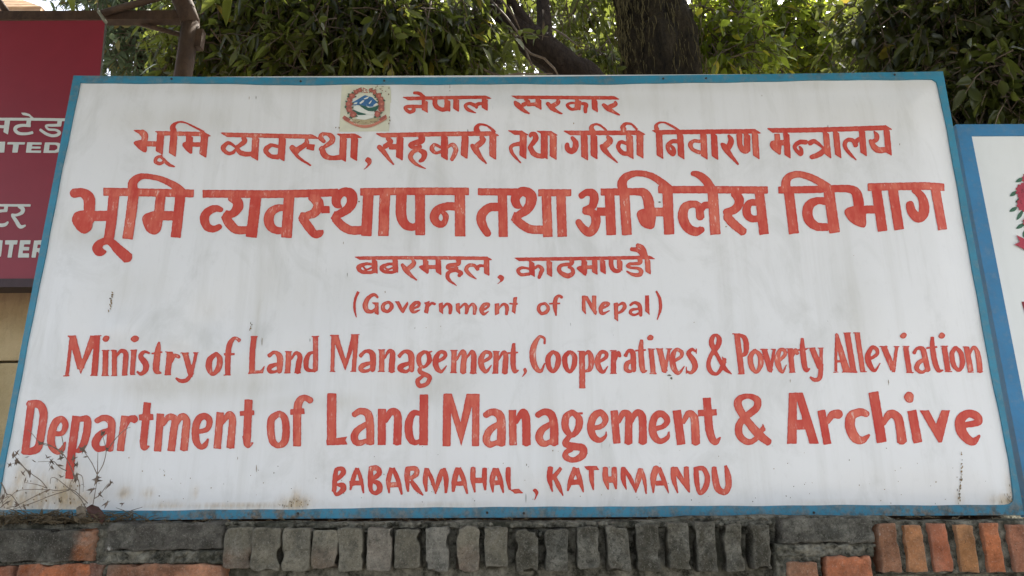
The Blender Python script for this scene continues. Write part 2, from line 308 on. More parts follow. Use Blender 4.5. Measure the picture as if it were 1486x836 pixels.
TEXT['row3'] = """
@90 235 4.953
s 80,229,66 150,226,66 198,265,84 198,340,78 190,430,76; q 75,425 95,370 150,350 215,352 218,440 205,490 160,517 110,487; l 72 150,388 350,389; l 78 383,200 344,560
s 330,655,14 285,655,66 264,618,72 300,580,56 360,582,56 420,640,72 492,705,80; l 57 302,218 620,225 952,232
l 76 521,235 482,563; s 518,215,70 514,155,66 560,114,48 620,109,39 720,130,42 820,180,54 890,240,62
l 70 716,245 695,440; q 585,425 600,385 660,362 728,362 725,470 705,515 665,530 615,500; l 68 680,393 840,393; l 72 856,245 826,552
l 56 1015,234 1486,234 1986,224; s 1152,350,36 1105,340,52 1050,368,62 1030,415,66 1050,472,60 1095,492,50 1146,472,42
s 1212,268,40 1258,285,70 1270,325,74 1235,375,60 1178,395,50; p 1150,405 1185,352 1225,360 1220,400 1200,440 1175,440; s 1180,400,60 1215,455,70 1265,497,62 1345,497,58; l 78 1396,250 1367,550
@390 235 4.953
s 118,332,46 65,335,54 18,365,66 2,415,72 15,465,66 55,495,54 105,497,50; l 76 148,245 129,548
s 300,258,40 345,280,74 360,318,76 330,368,66 262,393,50; p 212,408 232,365 280,365 280,420 250,455; s 240,405,60 285,465,64 330,520,58 368,518,50 394,494,6; l 52 380,347 440,346
s 526,330,12 492,308,56 490,265,68 535,222,62 590,235,78 602,290,76 570,345,66 485,392,56; p 447,410 475,358 520,370 520,420 490,455; s 480,410,60 535,468,64 600,498,62 700,497,62; l 76 719,240 706,541
l 54 660,221 1440,221; l 76 838,240 828,542; s 958,240,76 955,390,76 985,460,66 1035,480,54 1075,470,50; l 70 1090,240 1092,538
s 1350,331,60 1280,330,58 1215,360,66 1192,410,64 1212,450,54 1250,458,48 1274,425,40 1270,390,42 1245,372,24; l 74 1375,240 1378,545
@680 235 4.953
l 50 68,223 390,221; l 66 243,235 250,545; s 215,330,62 150,335,60 102,375,66 90,420,68 105,470,62 142,530,50
s 385,330,12 346,312,56 338,262,66 385,217,64 443,240,78 448,295,76 415,350,64 345,395,50; p 305,423 328,365 370,372 375,420 345,455; s 335,415,60 390,460,64 450,488,62 545,490,60; l 68 558,235 570,542
l 50 500,225 738,225; l 68 663,240 673,540
s 806,250,46 845,224,48 888,228,58 903,265,64 885,325,54 828,347,40; s 828,360,40 885,365,56 915,405,66 905,470,66 868,507,66 822,478,56 785,428,46; l 60 922,360 1000,360; l 70 1012,235 1025,528; l 50 948,221 1215,220
l 72 1118,235 1137,528; s 1110,215,68 1101,158,68 1135,112,54 1210,91,44 1300,107,46 1370,147,52 1440,205,58
s 1200,221,50 1255,228,62 1286,272,74 1297,340,74 1300,400,70; q 1208,385 1225,352 1280,340 1340,345 1340,440 1325,480 1290,485 1235,455; l 62 1300,365 1420,365
@880 235 4.953
l 74 435,225 450,525; l 52 368,208 1155,210
s 690,488,40 640,505,62 580,475,68 547,405,72 560,335,64 612,310,50 660,330,56 672,410,60; s 672,355,50 700,320,48 745,318,50; p 655,478 672,462 690,515 660,525; l 74 758,225 782,525
s 612,92,36 660,105,50 710,145,62 748,200,64
s 905,238,40 942,265,66 948,305,66 915,350,60 848,370,50; p 834,402 852,345 900,350 900,400 875,440; s 858,395,60 910,450,64 988,512,58
s 1080,302,46 1030,300,48 1003,340,60 1010,390,58 1045,415,50 1088,412,46; l 68 1093,225 1130,525
@1100 235 4.953
s 140,210,50 400,206,52 620,202,54 688,226,66 708,285,74 713,345,72; s 195,210,66 195,150,64 225,110,52 290,96,48 370,118,50 440,155,54 505,195,50; l 72 215,225 253,522
s 475,292,54 420,288,52 365,315,68 347,370,74 362,430,70 415,472,60 495,478,54; l 76 500,215 540,520
q 610,375 630,342 700,326 752,335 762,420 755,480 700,472 640,430; l 58 700,355 830,355; l 55 775,193 1334,187; l 70 837,215 878,512; l 70 953,210 995,502
s 1072,315,58 1085,370,64 1125,413,74 1165,393,74 1175,330,74 1155,262,60 1100,212,44; l 74 1262,205 1314,497
"""
TEXT['row4'] = """
@500 345 5.944; N 42 24 6
n 115,185 1250,187; s 265,242,24 190,235,26 128,262,40 150,300,34 220,310,28 272,300,28; s 165,258,16 195,284,16 255,262,16; n 265,200 268,305
s 440,240,24 380,240,26 325,267,34 345,302,30 410,310,26 450,300,26; s 345,260,16 380,285,16 432,264,16; n 442,200 445,300
s 590,200,20 602,235,40 555,280,40; s 500,240,26 530,285,44 580,340,28 630,379,10; n 705,205 705,295; q 645,265 675,250 725,255 725,322 680,297; l 34 700,265 800,265; n 812,200 815,320
s 985,200,44 980,238,36 905,250,32 888,268,26 910,280,24 985,275,24; s 990,340,30 1005,312,38 960,295,24 905,308,32 890,340,36 910,380,28 972,426,6
s 1142,368,6 1080,325,32 1052,285,36 1075,248,30 1120,250,28 1152,285,34; s 1140,268,30 1175,250,26 1212,255,22; n 1225,195 1228,325; q 1320,350 1345,328 1375,345 1365,380 1310,413 1343,380
@730 345 5.944
n 120,193 1285,172; s 240,278,18 170,265,24 130,287,32 155,325,28 235,318,28; n 248,215 250,330; s 272,272,22 305,250,28 335,278,36 325,310,36 308,355,28; n 398,205 400,330
s 592,195,44 585,230,34 510,240,30 482,270,36 500,310,38 560,335,44 602,308,36 594,272,30 560,258,20; n 700,200 700,302; q 635,270 660,248 715,255 715,332 670,305; l 32 690,260 790,256; n 790,195 790,310; n 858,195 862,305
s 930,195,42 935,255,40 965,290,36 1005,288,32; n 1005,195 1005,275; s 1180,190,44 1178,222,30 1095,230,28 1072,247,26 1105,262,24 1165,268,28 1190,295,40 1170,325,36 1110,318,28 1060,290,12; n 1245,185 1250,305
s 1100,100,34 1160,112,36 1212,165,30; s 1155,65,38 1205,95,40 1238,175,34
"""
TEXT['row5'] = """
@500 345 5.944
s 127,475,24 100,540,22 95,620,22 113,702,8; s 296,530,18 265,503,28 215,530,36 188,590,46 200,640,40 245,652,30 285,620,20; p 240,572 302,570 305,682 268,668 272,595
s 382,568,22 345,590,32 342,632,36 382,650,28 415,612,36 405,580,28 378,566,22; p 440,560 478,560 508,620 550,555 556,590 515,665 495,655
s 585,628,20 640,602,22 648,572,26 612,575,32 582,615,38 602,652,28 662,630,6; p 690,572 738,555 735,600 725,666 690,655 702,590; s 728,602,16 755,575,22 785,582,24
p 815,578 850,565 855,672 820,645; s 845,622,16 885,580,22 915,602,36 912,667,26; p 960,577 995,570 1000,672 965,642; s 990,622,14 1035,580,22 1058,610,36 1050,667,24; s 1062,622,14 1100,580,22 1125,607,36 1120,672,24
s 1180,642,20 1235,608,20 1245,580,22 1205,585,32 1180,630,36 1202,665,26 1246,640,6; p 1295,577 1335,570 1335,660 1298,680; s 1328,622,14 1370,580,22 1402,605,34 1395,674,24
@730 345 5.944
p 90,522 122,518 106,665 75,645; l 13 55,576 128,578
s 362,572,24 320,585,26 305,620,32 330,660,28 375,645,32 388,605,28 358,570,22; s 508,522,28 482,508,24 453,535,36 447,600,38 456,682,10; l 13 395,576 490,574
p 678,505 707,505 713,672 678,632; p 688,505 727,510 808,645 800,677 778,660; p 765,505 803,505 801,677 768,640
s 840,622,20 900,592,20 905,572,24 865,575,30 838,620,36 855,662,28 922,632,6; p 950,570 988,565 990,732 957,705; s 985,592,16 1030,570,26 1047,600,34 1020,640,28 983,660,16
s 1088,592,18 1130,566,26 1170,582,34 1182,630,36 1185,682,24; s 1178,617,18 1110,628,26 1095,655,28 1130,672,22 1178,652,16; p 1222,502 1256,500 1262,672 1224,640; s 1320,463,16 1350,530,26 1355,620,26 1326,712,8
"""
TEXT['row6'] = """
@80 470 4.953
l 24 132,100 93,372; l 9 65,378 110,374; l 9 106,95 158,94; l 50 140,94 190,325; p 172,310 212,310 186,362; p 268,93 330,92 200,330 182,352 178,320; l 44 322,95 278,368; l 8 250,370 302,370; l 8 268,95 355,94
l 42 375,198 354,370; l 7 345,196 405,196; l 7 330,371 385,371; q 360,118 385,95 416,105 405,130 375,138
l 38 440,198 424,370; l 7 413,196 460,198; l 7 400,371 448,371; s 440,255,12 485,205,24 523,215,38 520,270,44 504,370,42; l 7 480,371 530,371
l 42 590,198 570,370; l 7 562,199 615,199; l 7 550,371 598,371; q 572,122 600,98 630,110 622,135 590,144
s 708,225,14 670,213,22 640,245,38 678,300,46 675,345,36 642,371,24 612,352,16; s 778,143,14 766,200,38 750,300,44 750,350,36 780,360,10; l 12 720,226 795,214
l 38 842,215 822,370; l 7 813,212 862,212; l 7 800,371 845,371; s 848,285,12 868,235,26 897,240,28
l 42 938,213 985,372; l 24 1022,213 982,385; s 985,370,26 950,408,28 908,413,28 878,393,16; l 7 910,213 968,213; l 7 1000,213 1042,212
s 1168,214,24 1120,260,42 1112,320,44 1138,365,26 1180,320,42 1190,255,40 1164,213,24
s 1337,128,30 1300,107,22 1262,150,40 1250,240,42 1245,370,38; l 16 1220,223 1300,222; l 7 1213,371 1268,370
@350 470 4.953
l 42 105,100 85,360; l 8 78,100 132,100; p 55,365 68,342 150,340 185,298 165,360
s 208,242,28 250,212,24 285,240,42 286,300,42 282,353,34; s 288,288,18 222,312,34 212,345,30 250,350,20 288,330,14
l 38 347,203 340,358; l 7 318,204 372,204; l 7 316,358 362,357; s 362,260,12 395,212,22 424,232,36 418,290,42 410,356,40; l 7 388,356 436,356
l 38 541,97 540,345; l 7 513,97 567,97; s 532,208,16 492,220,28 470,270,40 480,330,32 528,345,16; p 520,330 560,342 535,357
l 28 670,95 665,348; p 660,91 706,90 772,300 757,347; p 757,347 762,265 803,92 850,90; l 32 838,95 818,348; l 8 646,92 712,92; l 8 798,90 860,90; l 7 645,350 686,350; l 7 793,350 836,350
s 862,245,28 905,207,24 950,225,42 956,290,42 952,345,36; s 958,282,18 882,310,36 872,340,34 915,347,22 955,318,14
l 38 1020,198 1016,348; s 1036,260,12 1070,205,24 1095,222,38 1090,290,42 1086,349,42; l 7 993,197 1042,197; l 7 990,350 1040,350; l 7 1060,350 1112,350
s 1137,245,28 1180,206,24 1222,225,44 1228,290,42 1228,343,36; s 1230,282,18 1157,310,38 1148,335,34 1190,347,24 1226,318,14
s 1322,205,24 1282,240,36 1288,300,32 1322,312,20 1355,270,36 1347,222,30 1318,204,20; s 1340,215,14 1378,202,8; s 1300,302,24 1285,345,30 1325,368,34 1357,390,34 1335,435,30 1285,447,34 1270,410,30 1310,378,22
s 1395,288,20 1462,248,26 1467,215,28 1432,210,26 1402,255,40 1405,315,40 1440,348,24 1480,305,6
@630 470 4.953
l 38 145,198 142,355; s 160,270,12 200,205,24 218,225,38 212,300,42 210,355,42; s 236,250,12 270,205,24 286,230,38 285,300,42 282,358,40; l 7 118,197 172,197; l 7 116,356 166,356; l 7 188,356 234,356; l 7 256,359 308,359
s 333,288,20 400,248,26 402,215,26 365,210,28 337,260,40 345,315,40 375,348,26 414,300,6
l 38 447,203 442,358; s 460,270,12 495,210,22 515,230,36 512,300,42 508,358,40; l 7 423,203 472,203; l 7 418,360 462,360; l 7 485,360 529,360
s 572,143,22 568,220,38 568,300,38 580,347,30 608,338,6; l 12 530,216 605,211; q 640,335 655,322 667,345 655,370 632,387 645,358
s 793,152,14 790,110,18 755,100,22 715,170,42 708,250,46 728,320,40 765,348,24 794,288,10
s 853,204,26 818,250,38 825,320,36 855,351,24 886,300,38 888,235,36 850,203,22; s 970,204,26 937,250,38 945,320,36 975,351,24 1004,300,38 1005,235,36 968,203,22
l 42 1060,203 1062,465; l 7 1028,203 1082,203; l 8 1040,466 1087,466; s 1078,230,14 1108,208,28 1127,260,42 1118,330,34 1080,348,14
s 1168,288,20 1230,248,26 1232,215,26 1197,210,28 1172,260,40 1180,318,40 1212,352,24 1249,305,6
l 38 1287,203 1285,360; l 7 1258,198 1308,198; l 7 1260,361 1310,361; s 1300,270,12 1320,212,24 1332,240,24
@900 470 4.953
s 32,238,28 55,200,22 85,210,38 92,280,40 94,345,34; s 94,262,18 47,290,36 40,330,34 70,347,22 96,326,14
s 152,118,22 145,190,38 152,290,42 162,342,32 193,340,6; l 12 105,198 182,191
l 38 218,190 235,360; q 190,105 210,82 235,95 228,120 200,122; l 7 193,185 247,185; l 7 208,361 260,361
l 42 280,183 318,345; l 22 350,183 318,355; l 7 253,183 305,183; l 7 323,183 372,183
s 372,278,20 435,238,26 437,202,28 397,190,26 372,250,42 385,322,42 420,356,24 462,303,6
s 543,202,14 515,185,22 490,215,34 525,265,44 537,312,40 510,352,24 473,342,16; l 8 546,178 545,218; l 8 474,308 475,360
s 800,362,8 750,320,32 700,235,28 658,150,38 662,100,32 690,80,20 712,112,38 698,165,36 652,225,30 633,290,32 650,342,34 695,360,24 737,300,32 752,250,24; p 728,223 767,280 738,287
l 42 840,75 872,358; l 8 806,72 862,72; l 8 843,360 895,360; s 850,78,18 892,98,36 906,150,40 900,212,34 862,232,18
s 968,189,26 935,240,38 945,312,38 980,347,24 1010,290,40 1002,225,36 964,187,22
l 40 1035,183 1078,340; l 22 1107,183 1078,350; l 7 1003,183 1062,183; l 7 1083,183 1117,183
s 1128,278,20 1180,228,26 1182,195,26 1150,188,28 1128,250,40 1140,312,38 1165,347,20 1194,293,6
l 38 1220,182 1235,348; s 1232,260,12 1255,190,26 1272,218,26; l 7 1188,180 1242,180; l 7 1210,350 1260,350
s 1307,103,20 1308,180,38 1320,290,40 1335,336,30 1362,322,6; l 12 1278,190 1342,182
l 42 1375,178 1432,320; l 24 1440,178 1438,310; s 1438,290,34 1430,385,34 1395,406,28 1358,383,14; l 7 1343,177 1402,177; l 7 1413,177 1460,177
@1150 470 4.953
l 20 308,85 303,345; p 298,80 308,70 318,78 410,350 355,350 300,130; l 16 300,276 372,268; l 7 286,351 327,351; l 7 348,351 412,351
l 42 380,72 430,352; l 7 353,72 407,72; l 7 408,353 457,353; l 36 450,72 495,348; l 7 420,72 472,72; l 7 476,349 525,349
s 528,268,20 590,228,26 592,192,28 557,177,28 528,240,40 545,302,40 580,342,22 619,287,6
l 42 640,170 713,335; l 24 735,170 714,352; l 7 608,170 670,170; l 7 713,170 754,170
l 40 800,170 830,352; l 7 773,168 827,168; l 7 806,354 860,354; q 757,92 785,70 807,85 795,108 770,112
s 860,218,28 885,181,22 925,190,38 945,260,42 967,345,36; s 947,248,18 892,290,36 885,330,34 925,352,22 960,322,14
s 992,98,24 995,175,38 1015,280,40 1040,337,32 1077,336,6; l 12 950,179 1030,170
l 40 1080,170 1110,342; l 7 1050,165 1107,165; l 7 1083,346 1140,346; q 1037,90 1060,67 1083,85 1075,108 1048,110
s 1165,169,28 1137,220,36 1152,300,36 1190,336,26 1216,285,38 1202,212,36 1160,168,22
l 42 1245,170 1278,345; s 1260,240,12 1295,172,24 1325,202,36 1340,280,42 1346,346,40; l 7 1216,168 1267,168; l 7 1253,349 1302,349; l 7 1323,347 1370,346
"""
TEXT['row7'] = """
@20 560 4.953
l 60 133,110 88,490; s 105,133,52 190,135,58 226,200,62 214,330,62 192,440,60 145,470,54 70,472,46
s 300,347,36 362,342,36 384,285,44 360,242,44 316,265,54 287,350,56 292,435,54 330,478,38 366,458,36 386,403,10
l 58 458,218 412,670; s 478,242,36 530,240,50 536,310,54 520,400,54 492,458,44 462,472,24
s 594,255,40 650,230,46 703,260,56 705,350,56 695,468,54; s 708,312,32 632,348,50 597,410,56 622,455,46 695,438,26
l 52 800,215 772,470; s 803,300,24 835,240,40 873,240,60; l 54 963,120 935,405; s 934,390,54 940,445,42 977,433,8; l 44 902,228 1005,224
l 52 1056,200 1035,472; s 1068,285,30 1115,225,44 1160,242,52 1150,320,54 1132,470,54; s 1160,290,30 1205,220,44 1241,247,52 1235,330,56 1222,465,56
s 1313,333,34 1388,312,36 1407,252,46 1375,217,46 1326,242,52 1305,320,54 1312,400,52 1345,440,38 1377,422,36 1397,378,10
@300 560 4.953
l 54 98,190 75,452; s 105,275,28 160,207,46 186,237,52 182,310,54 170,448,58; l 58 305,100 290,380; s 287,360,60 295,425,44 337,408,6; l 34 240,200 345,195
s 530,199,42 473,240,54 465,320,56 478,400,52 520,430,40 565,400,54 578,310,56 565,230,50 522,197,38
s 763,115,46 715,92,44 676,122,58 662,200,60 655,437,58; l 40 610,193 715,188; l 66 910,60 904,420; p 868,430 866,390 1015,367 1002,395 1018,424
s 1062,215,40 1110,187,46 1165,207,58 1180,290,58 1180,425,56; s 1184,258,32 1087,325,48 1067,380,54 1097,414,44 1175,388,26; l 58 1265,170 1262,428; s 1286,265,32 1330,192,50 1373,207,56 1378,290,58 1372,425,60
@580 560 4.953
l 62 177,65 175,430; s 162,205,30 100,202,46 69,280,58 76,370,56 110,410,40 162,393,26
l 58 345,62 340,437; p 330,60 378,60 440,268 482,62 545,62 445,437; l 52 550,62 547,437
s 615,218,44 665,192,50 720,217,62 732,300,62 730,432,62; s 735,263,32 652,320,50 624,385,54 652,425,46 725,398,26
l 54 810,178 815,430; s 832,270,30 880,197,50 904,222,60 910,300,60 911,430,60
s 985,218,42 1040,192,48 1090,217,58 1108,300,60 1108,428,62; s 1112,263,32 1022,320,50 1002,380,56 1037,420,46 1104,393,26
s 1242,191,40 1193,230,50 1190,310,52 1235,360,36 1280,310,52 1285,240,50 1236,190,36; l 16 1268,207 1312,202; s 1218,365,34 1188,418,46 1245,438,52 1312,452,54 1308,505,54 1245,537,38 1192,515,44 1195,480,38 1235,460,32
s 1370,312,36 1450,292,36 1475,242,46 1440,197,48 1391,227,54 1370,300,54 1387,365,52 1430,395,38 1473,368,22 1481,332,6
@850 560 4.953
l 54 200,180 220,418; s 230,268,30 265,202,44 305,217,54 305,310,54 302,418,58; s 320,265,30 360,197,44 400,217,56 408,310,56 405,415,62
s 473,317,36 555,292,36 585,247,46 545,202,48 497,222,52 475,300,54 492,370,54 535,400,40 585,373,32 597,328,6
l 62 655,175 685,424; s 698,270,30 740,197,44 780,227,56 788,310,60 790,418,62; l 58 870,85 890,330; s 889,310,58 905,375,56 935,405,42 970,367,8; l 46 808,196 942,190
s 1318,412,50 1240,350,62 1150,240,54 1096,150,58 1102,97,50 1165,74,36 1228,102,52 1224,160,52 1150,222,50 1102,282,52 1106,360,52 1165,405,44 1225,377,36 1277,298,34; p 1268,268 1292,320 1258,345
@1140 560 4.953
p 20,52 76,52 74,418 5,418; p 60,50 118,50 232,418 165,418; l 70 62,282 150,280
l 56 248,178 292,422; s 290,270,30 325,212,56 378,206,68; s 575,207,46 525,192,56 462,222,68 453,300,72 488,375,68 540,393,52 592,352,14
l 72 620,48 678,410; s 686,280,32 735,207,58 790,227,64 810,300,66 823,410,70; l 66 895,180 936,412; q 840,78 870,45 908,65 900,120 860,118
p 952,180 1018,178 1070,275 1110,178 1172,178 1110,410 1085,410; s 1263,287,40 1380,262,50 1365,217,60 1302,202,58 1247,245,72 1250,320,76 1290,380,66 1340,402,54 1392,355,14
"""
TEXT['row8'] = """
@470 665 4.953
s 95,72,28 82,140,36 74,240,32; s 95,77,26 135,78,34 140,110,36 88,162,24; s 95,190,16 135,197,42 138,225,42 95,262,24 72,235,20
s 240,70,22 215,140,34 190,230,12; s 243,72,22 270,160,28 286,252,12; l 34 185,181 275,178; s 342,60,30 337,140,40 337,225,30 370,252,28 402,225,42 392,182,40 345,165,18; s 340,75,40 385,72,36 400,110,38 352,152,28
s 490,70,32 465,160,36 470,252,10; s 498,72,28 535,160,34 561,262,14; l 36 460,193 545,190; s 607,65,36 600,140,40 605,242,16; s 615,75,30 660,77,36 668,112,38 622,152,24; s 630,165,28 665,215,38 716,269,10
s 742,72,32 730,160,36 738,242,16; s 742,75,24 780,160,30 805,258,10; s 805,245,12 830,150,36 855,80,28; s 862,75,30 880,150,38 878,252,18
s 965,70,36 940,160,40 930,242,20; s 973,72,30 1005,150,34 1031,257,14; l 32 940,183 1015,182; s 1075,68,36 1072,150,36 1086,247,12; s 1157,72,32 1155,150,36 1160,232,14; l 38 1085,161 1145,160
s 1232,75,34 1210,160,38 1215,247,10; s 1242,75,30 1270,160,34 1291,251,12; l 34 1215,179 1275,175; s 1325,68,34 1325,150,36 1337,228,16; p 1338,228 1400,219 1433,252 1372,255
@770 665 4.953
q 15,232 35,220 55,245 45,275 25,306 35,262; s 140,66,38 135,150,38 156,242,10; s 217,72,24 170,130,32 148,155,16; s 165,130,24 200,200,34 232,270,8
s 317,70,34 285,160,36 265,237,14; s 326,75,34 355,170,34 379,247,10; l 38 280,176 360,172; p 378,60 470,58 490,87 400,88; s 432,80,36 436,160,34 450,230,8
s 532,68,36 535,150,42 557,227,10; s 595,68,38 600,150,38 613,224,12; l 44 535,156 605,155; s 660,66,32 662,150,36 686,227,8; s 668,75,22 720,160,30 756,248,8; s 754,240,12 770,150,42 785,78,34; s 788,78,28 815,160,28 829,257,10
s 902,66,48 878,140,46 880,252,10; s 918,70,30 955,160,32 991,252,8; l 36 895,181 965,178; s 1020,66,34 1025,150,38 1056,252,10; s 1033,70,40 1080,150,36 1142,247,12; s 1115,63,36 1120,150,38 1140,247,10
s 1185,66,34 1190,150,40 1202,232,28; s 1185,75,28 1240,77,36 1268,140,38 1255,210,42 1220,250,32 1195,228,18; s 1315,63,34 1325,150,48 1345,220,48 1392,245,42 1420,200,46 1415,120,42 1398,52,18
"""
TEXT['red_hindi'] = """
@0 155 10.45; N 52 40 6
l 42 -300,190 0,190 500,192 1000,200; p 78,200 158,200 125,425 55,385; l 44 -110,302 80,305; s -150,190,60 -160,280,60 -150,350,50 -90,330,40 -80,302,40
p 322,92 390,94 450,112 525,182 490,185 440,145 350,128; l 66 442,205 430,300; s 470,290,44 340,285,46 250,310,54 235,360,52 290,405,48 400,412,42 505,392,42
l 66 910,210 900,290; s 930,282,40 780,284,42 700,290,30 740,345,36 850,355,36 905,395,48 860,435,46 780,440,44 690,405,44 605,345,38
@0 270 5.575
l 20 -300,155 0,157 250,158; l 30 52,165 48,200; s 60,200,22 0,205,24 -40,230,30 -45,280,32 -10,315,28 40,315,28 68,292,16; s 150,165,20 185,185,34 180,215,30 140,235,22 95,235,22; s 100,240,22 130,280,30 165,330,30 210,320,14
"""
TEXT['red_latin'] = """
@0 155 10.45
p -300,532 -215,532 -232,697 -317,697; p -190,532 -110,532 -60,640 0,532 83,532 68,697 -10,697 0,600 -60,697 -110,697 -150,600 -170,697 -205,697; p 120,538 385,540 378,575 290,574 270,698 188,698 205,574 112,574
p 415,540 637,544 632,578 494,576 488,604 622,606 616,638 482,636 476,666 628,666 622,702 396,698; p 685,543 760,543 740,702 660,702; l 34 740,561 860,562; l 36 720,684 850,684; s 850,562,36 898,585,56 898,650,60 840,684,38
@0 270 5.575
p -200,436 -110,436 -116,470 -170,470 -172,492 -120,492 -124,522 -176,522 -180,546 -122,546 -126,580 -214,580; p -90,440 -58,440 -20,520 -12,440 24,440 10,572 -22,572 -62,495 -72,580 -104,580; p 45,440 145,440 140,474 112,474 96,580 62,580 78,474 42,474
p 165,440 250,440 246,472 198,472 194,494 240,494 236,522 188,522 184,546 238,546 236,580 146,580; p 278,442 312,442 290,580 256,580; s 300,458,32 340,460,36 350,490,40 335,516,34 290,520,28; p 308,520 345,520 365,580 325,580
"""
# ================================================================ setting ===
g = MB(); g.add([(-200, -200, 0), (200, -200, 0), (200, 200, 0), (-200, 200, 0)], [(0, 1, 2, 3)])
tag(g.build('ground', m_ground()), kind='structure')
# pavement strip at the foot of the wall, with a kerb on its street side
pv = MB(); pv.box(-9, 9, -2.9, -0.13, 0.004, 0.13); pv.box(-9, 9, -3.02, -2.903, 0.004, 0.15)
tag(pv.build('pavement', mat_flat('concrete_pavement', (.30, .29, .27), .9, .25, 9, .2)), kind='structure')

# yellow plastered wall behind the left side of the signs
yw = empty('plaster_wall', (-2.5, .66, 0)); zl = at(20, 527, .66)[2]
b = MB(); b.box(-9, -.7, .66, .9, 0, zl); b.build('lower_course', m_plaster(), yw)
b = MB(); b.box(-9, -.7, .675, .9, zl + .012, at(0, 330, .66)[2]); b.build('upper_course', bpy.data.materials['old_yellow_plaster'], yw)
b = MB(); b.box(-9, -.7, .70, .88, zl + .0005, zl + .0115); b.build('groove', mat_flat('grey_joint', (.08, .07, .05), .9), yw)
tag(yw, 'old cracked yellow plaster wall with a horizontal groove, below the maroon board', 'wall')

# house with a tiled roof, far left behind everything
hs = empty('house', (-6.2, 7.5, 0))
e0 = at(-120, 21, 7.0); rz = at(6, 0, 8.6)
b = MB(); b.box(-11.5, at(58, 18, 7.4)[0] - .55, 7.4, 11.9, 0, e0[2] - .02); b.build('wall', mat_flat('cream_plaster', (.55, .46, .30), .9, .12, 2), hs)
def m_tiles():
    t = NT('orange_roof_tiles'); w = t.new('ShaderNodeTexWave', wave_type='BANDS', bands_direction='Z'); w.inputs['Scale'].default_value = 2.4
    w.inputs['Distortion'].default_value = 1.2; t.l.new(t.coord(), w.inputs[0]); n = t.noise(7, 5, .6, t.coord())
    c = t.mix(t.ramp(n, [(.3, 0), (.7, 1)]), (.33, .20, .11), (.50, .34, .20)); c = t.mix(t.ramp(w.outputs['Fac'], [(0, .55), (.35, 0)]), c, (.16, .09, .05))
    t.bump(w.outputs['Fac'], .6, .04); return t.done(c, .85, .2)
xr = at(58, 19, 7.0)[0]; ze = e0[2]; zr = ze + 1.9
b = MB()
hp = at(-55, -23, 9.6); zr = hp[2]
rv = [(-12, 7.0, ze), (xr, 7.0, ze), (xr, 12.2, ze), (-12, 12.2, ze), (-12, 9.6, zr), (hp[0], 9.6, zr)]
rv += [(x, y, z + .12) for x, y, z in rv]
b.add(rv, [(0, 3, 2, 1), (6, 7, 11, 10), (7, 8, 11), (8, 9, 10, 11), (6, 10, 9), (0, 1, 7, 6), (1, 2, 8, 7), (2, 3, 9, 8), (3, 0, 6, 9)])
b.build('roof', m_tiles(), hs)
tag(hs, 'distant house with an orange tiled hipped roof at the upper left', 'house')

# ------------------------------------------------------------- brick wall ---
YW = -0.10
def brick_mesh(acc, px0, px1, py0, py1, Y, depth, col, lich, lean=0, rough=1.0, nx=12, nz=22, rnd=.10):
    """one worn brick: a rounded, chipped block; pixel numbers give its place on the wall face"""
    a = at(px0, py0, Y); c = at(px1, py1, Y); x0, x1, z1, z0 = a[0], c[0], a[2], c[2]
    w, h = x1-x0, z1-z0; r = min(w, h)*rnd
    if w > h: nx, nz = nz, nx
    seed = Vector((random.uniform(-50, 50), random.uniform(-50, 50), random.uniform(-50, 50)))
    ny = 3; V = []; F = []; idx = {}
    def vert(i, j, k):
        if (i, j, k) in idx: return idx[(i, j, k)]
        u, v, t = i/nx, j/ny, k/nz
        p = np.array([x0 + w*u, Y + depth*v, z0 + h*t])
        q = np.array([min(max(p[0], x0+r), x1-r), max(p[1], Y+r*.7), min(max(p[2], z0+r), z1-r)])
        d = p - q; ln = np.linalg.norm(d)
        if ln > 1e-6: p = q + d/ln*min(ln, r*(0.75 if ln > r*.99 else 1.0))
        n = mnoise.noise_vector(Vector(p)*22 + seed)*.0036*rough + mnoise.noise_vector(Vector(p)*60 + seed)*.0032*rough + mnoise.noise_vector(Vector(p)*150 + seed)*.0016*rough
        ch_ = mnoise.noise(Vector(p)*32 + seed*1.7)
        if ln > r*.8 and ch_ > .18: n = n - Vector((d[0], d[1], d[2]))*min(1.2, (ch_-.18)*3)
        p = p + np.array(n); p[0] += lean*(p[2]-z0)
        idx[(i, j, k)] = len(V); V.append(p); return idx[(i, j, k)]
    for i in range(nx):
        for k in range(nz): F.append((vert(i,0,k), vert(i+1,0,k), vert(i+1,0,k+1), vert(i,0,k+1)))
    for j in range(ny):
        for k in range(nz):
            F.append((vert(0,j+1,k), vert(0,j,k), vert(0,j,k+1), vert(0,j+1,k+1)))
            F.append((vert(nx,j,k), vert(nx,j+1,k), vert(nx,j+1,k+1), vert(nx,j,k+1)))
        for i in range(nx):
            F.append((vert(i,j,nz), vert(i+1,j,nz), vert(i+1,j+1,nz), vert(i,j+1,nz)))
            F.append((vert(i,j+1,0), vert(i+1,j+1,0), vert(i+1,j,0), vert(i,j,0)))
    bb = len(acc['v']); acc['v'] += V; acc['f'] += [[bb+q for q in f] for f in F]
    acc['c'] += [(*col(p, (p[0]-x0)/w, (p[2]-z0)/h), 1) if callable(col) else (*col, 1) for p in V]; acc['l'] += [lich]*len(V)
def new_acc(): return dict(v=[], f=[], c=[], l=[])
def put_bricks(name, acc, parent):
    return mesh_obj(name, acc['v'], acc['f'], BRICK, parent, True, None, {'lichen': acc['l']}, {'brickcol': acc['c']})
bw = empty('brick_wall', (0, .05, 0))
GREY = lambda: tuple(np.array((.105, .10, .085))*random.uniform(.75, 1.25))
DARK = lambda: tuple(np.array((.062, .060, .050))*random.uniform(.8, 1.2))
ORNG = lambda: tuple(np.array((.30, .105, .045))*random.uniform(.75, 1.15))
gs = new_acc()
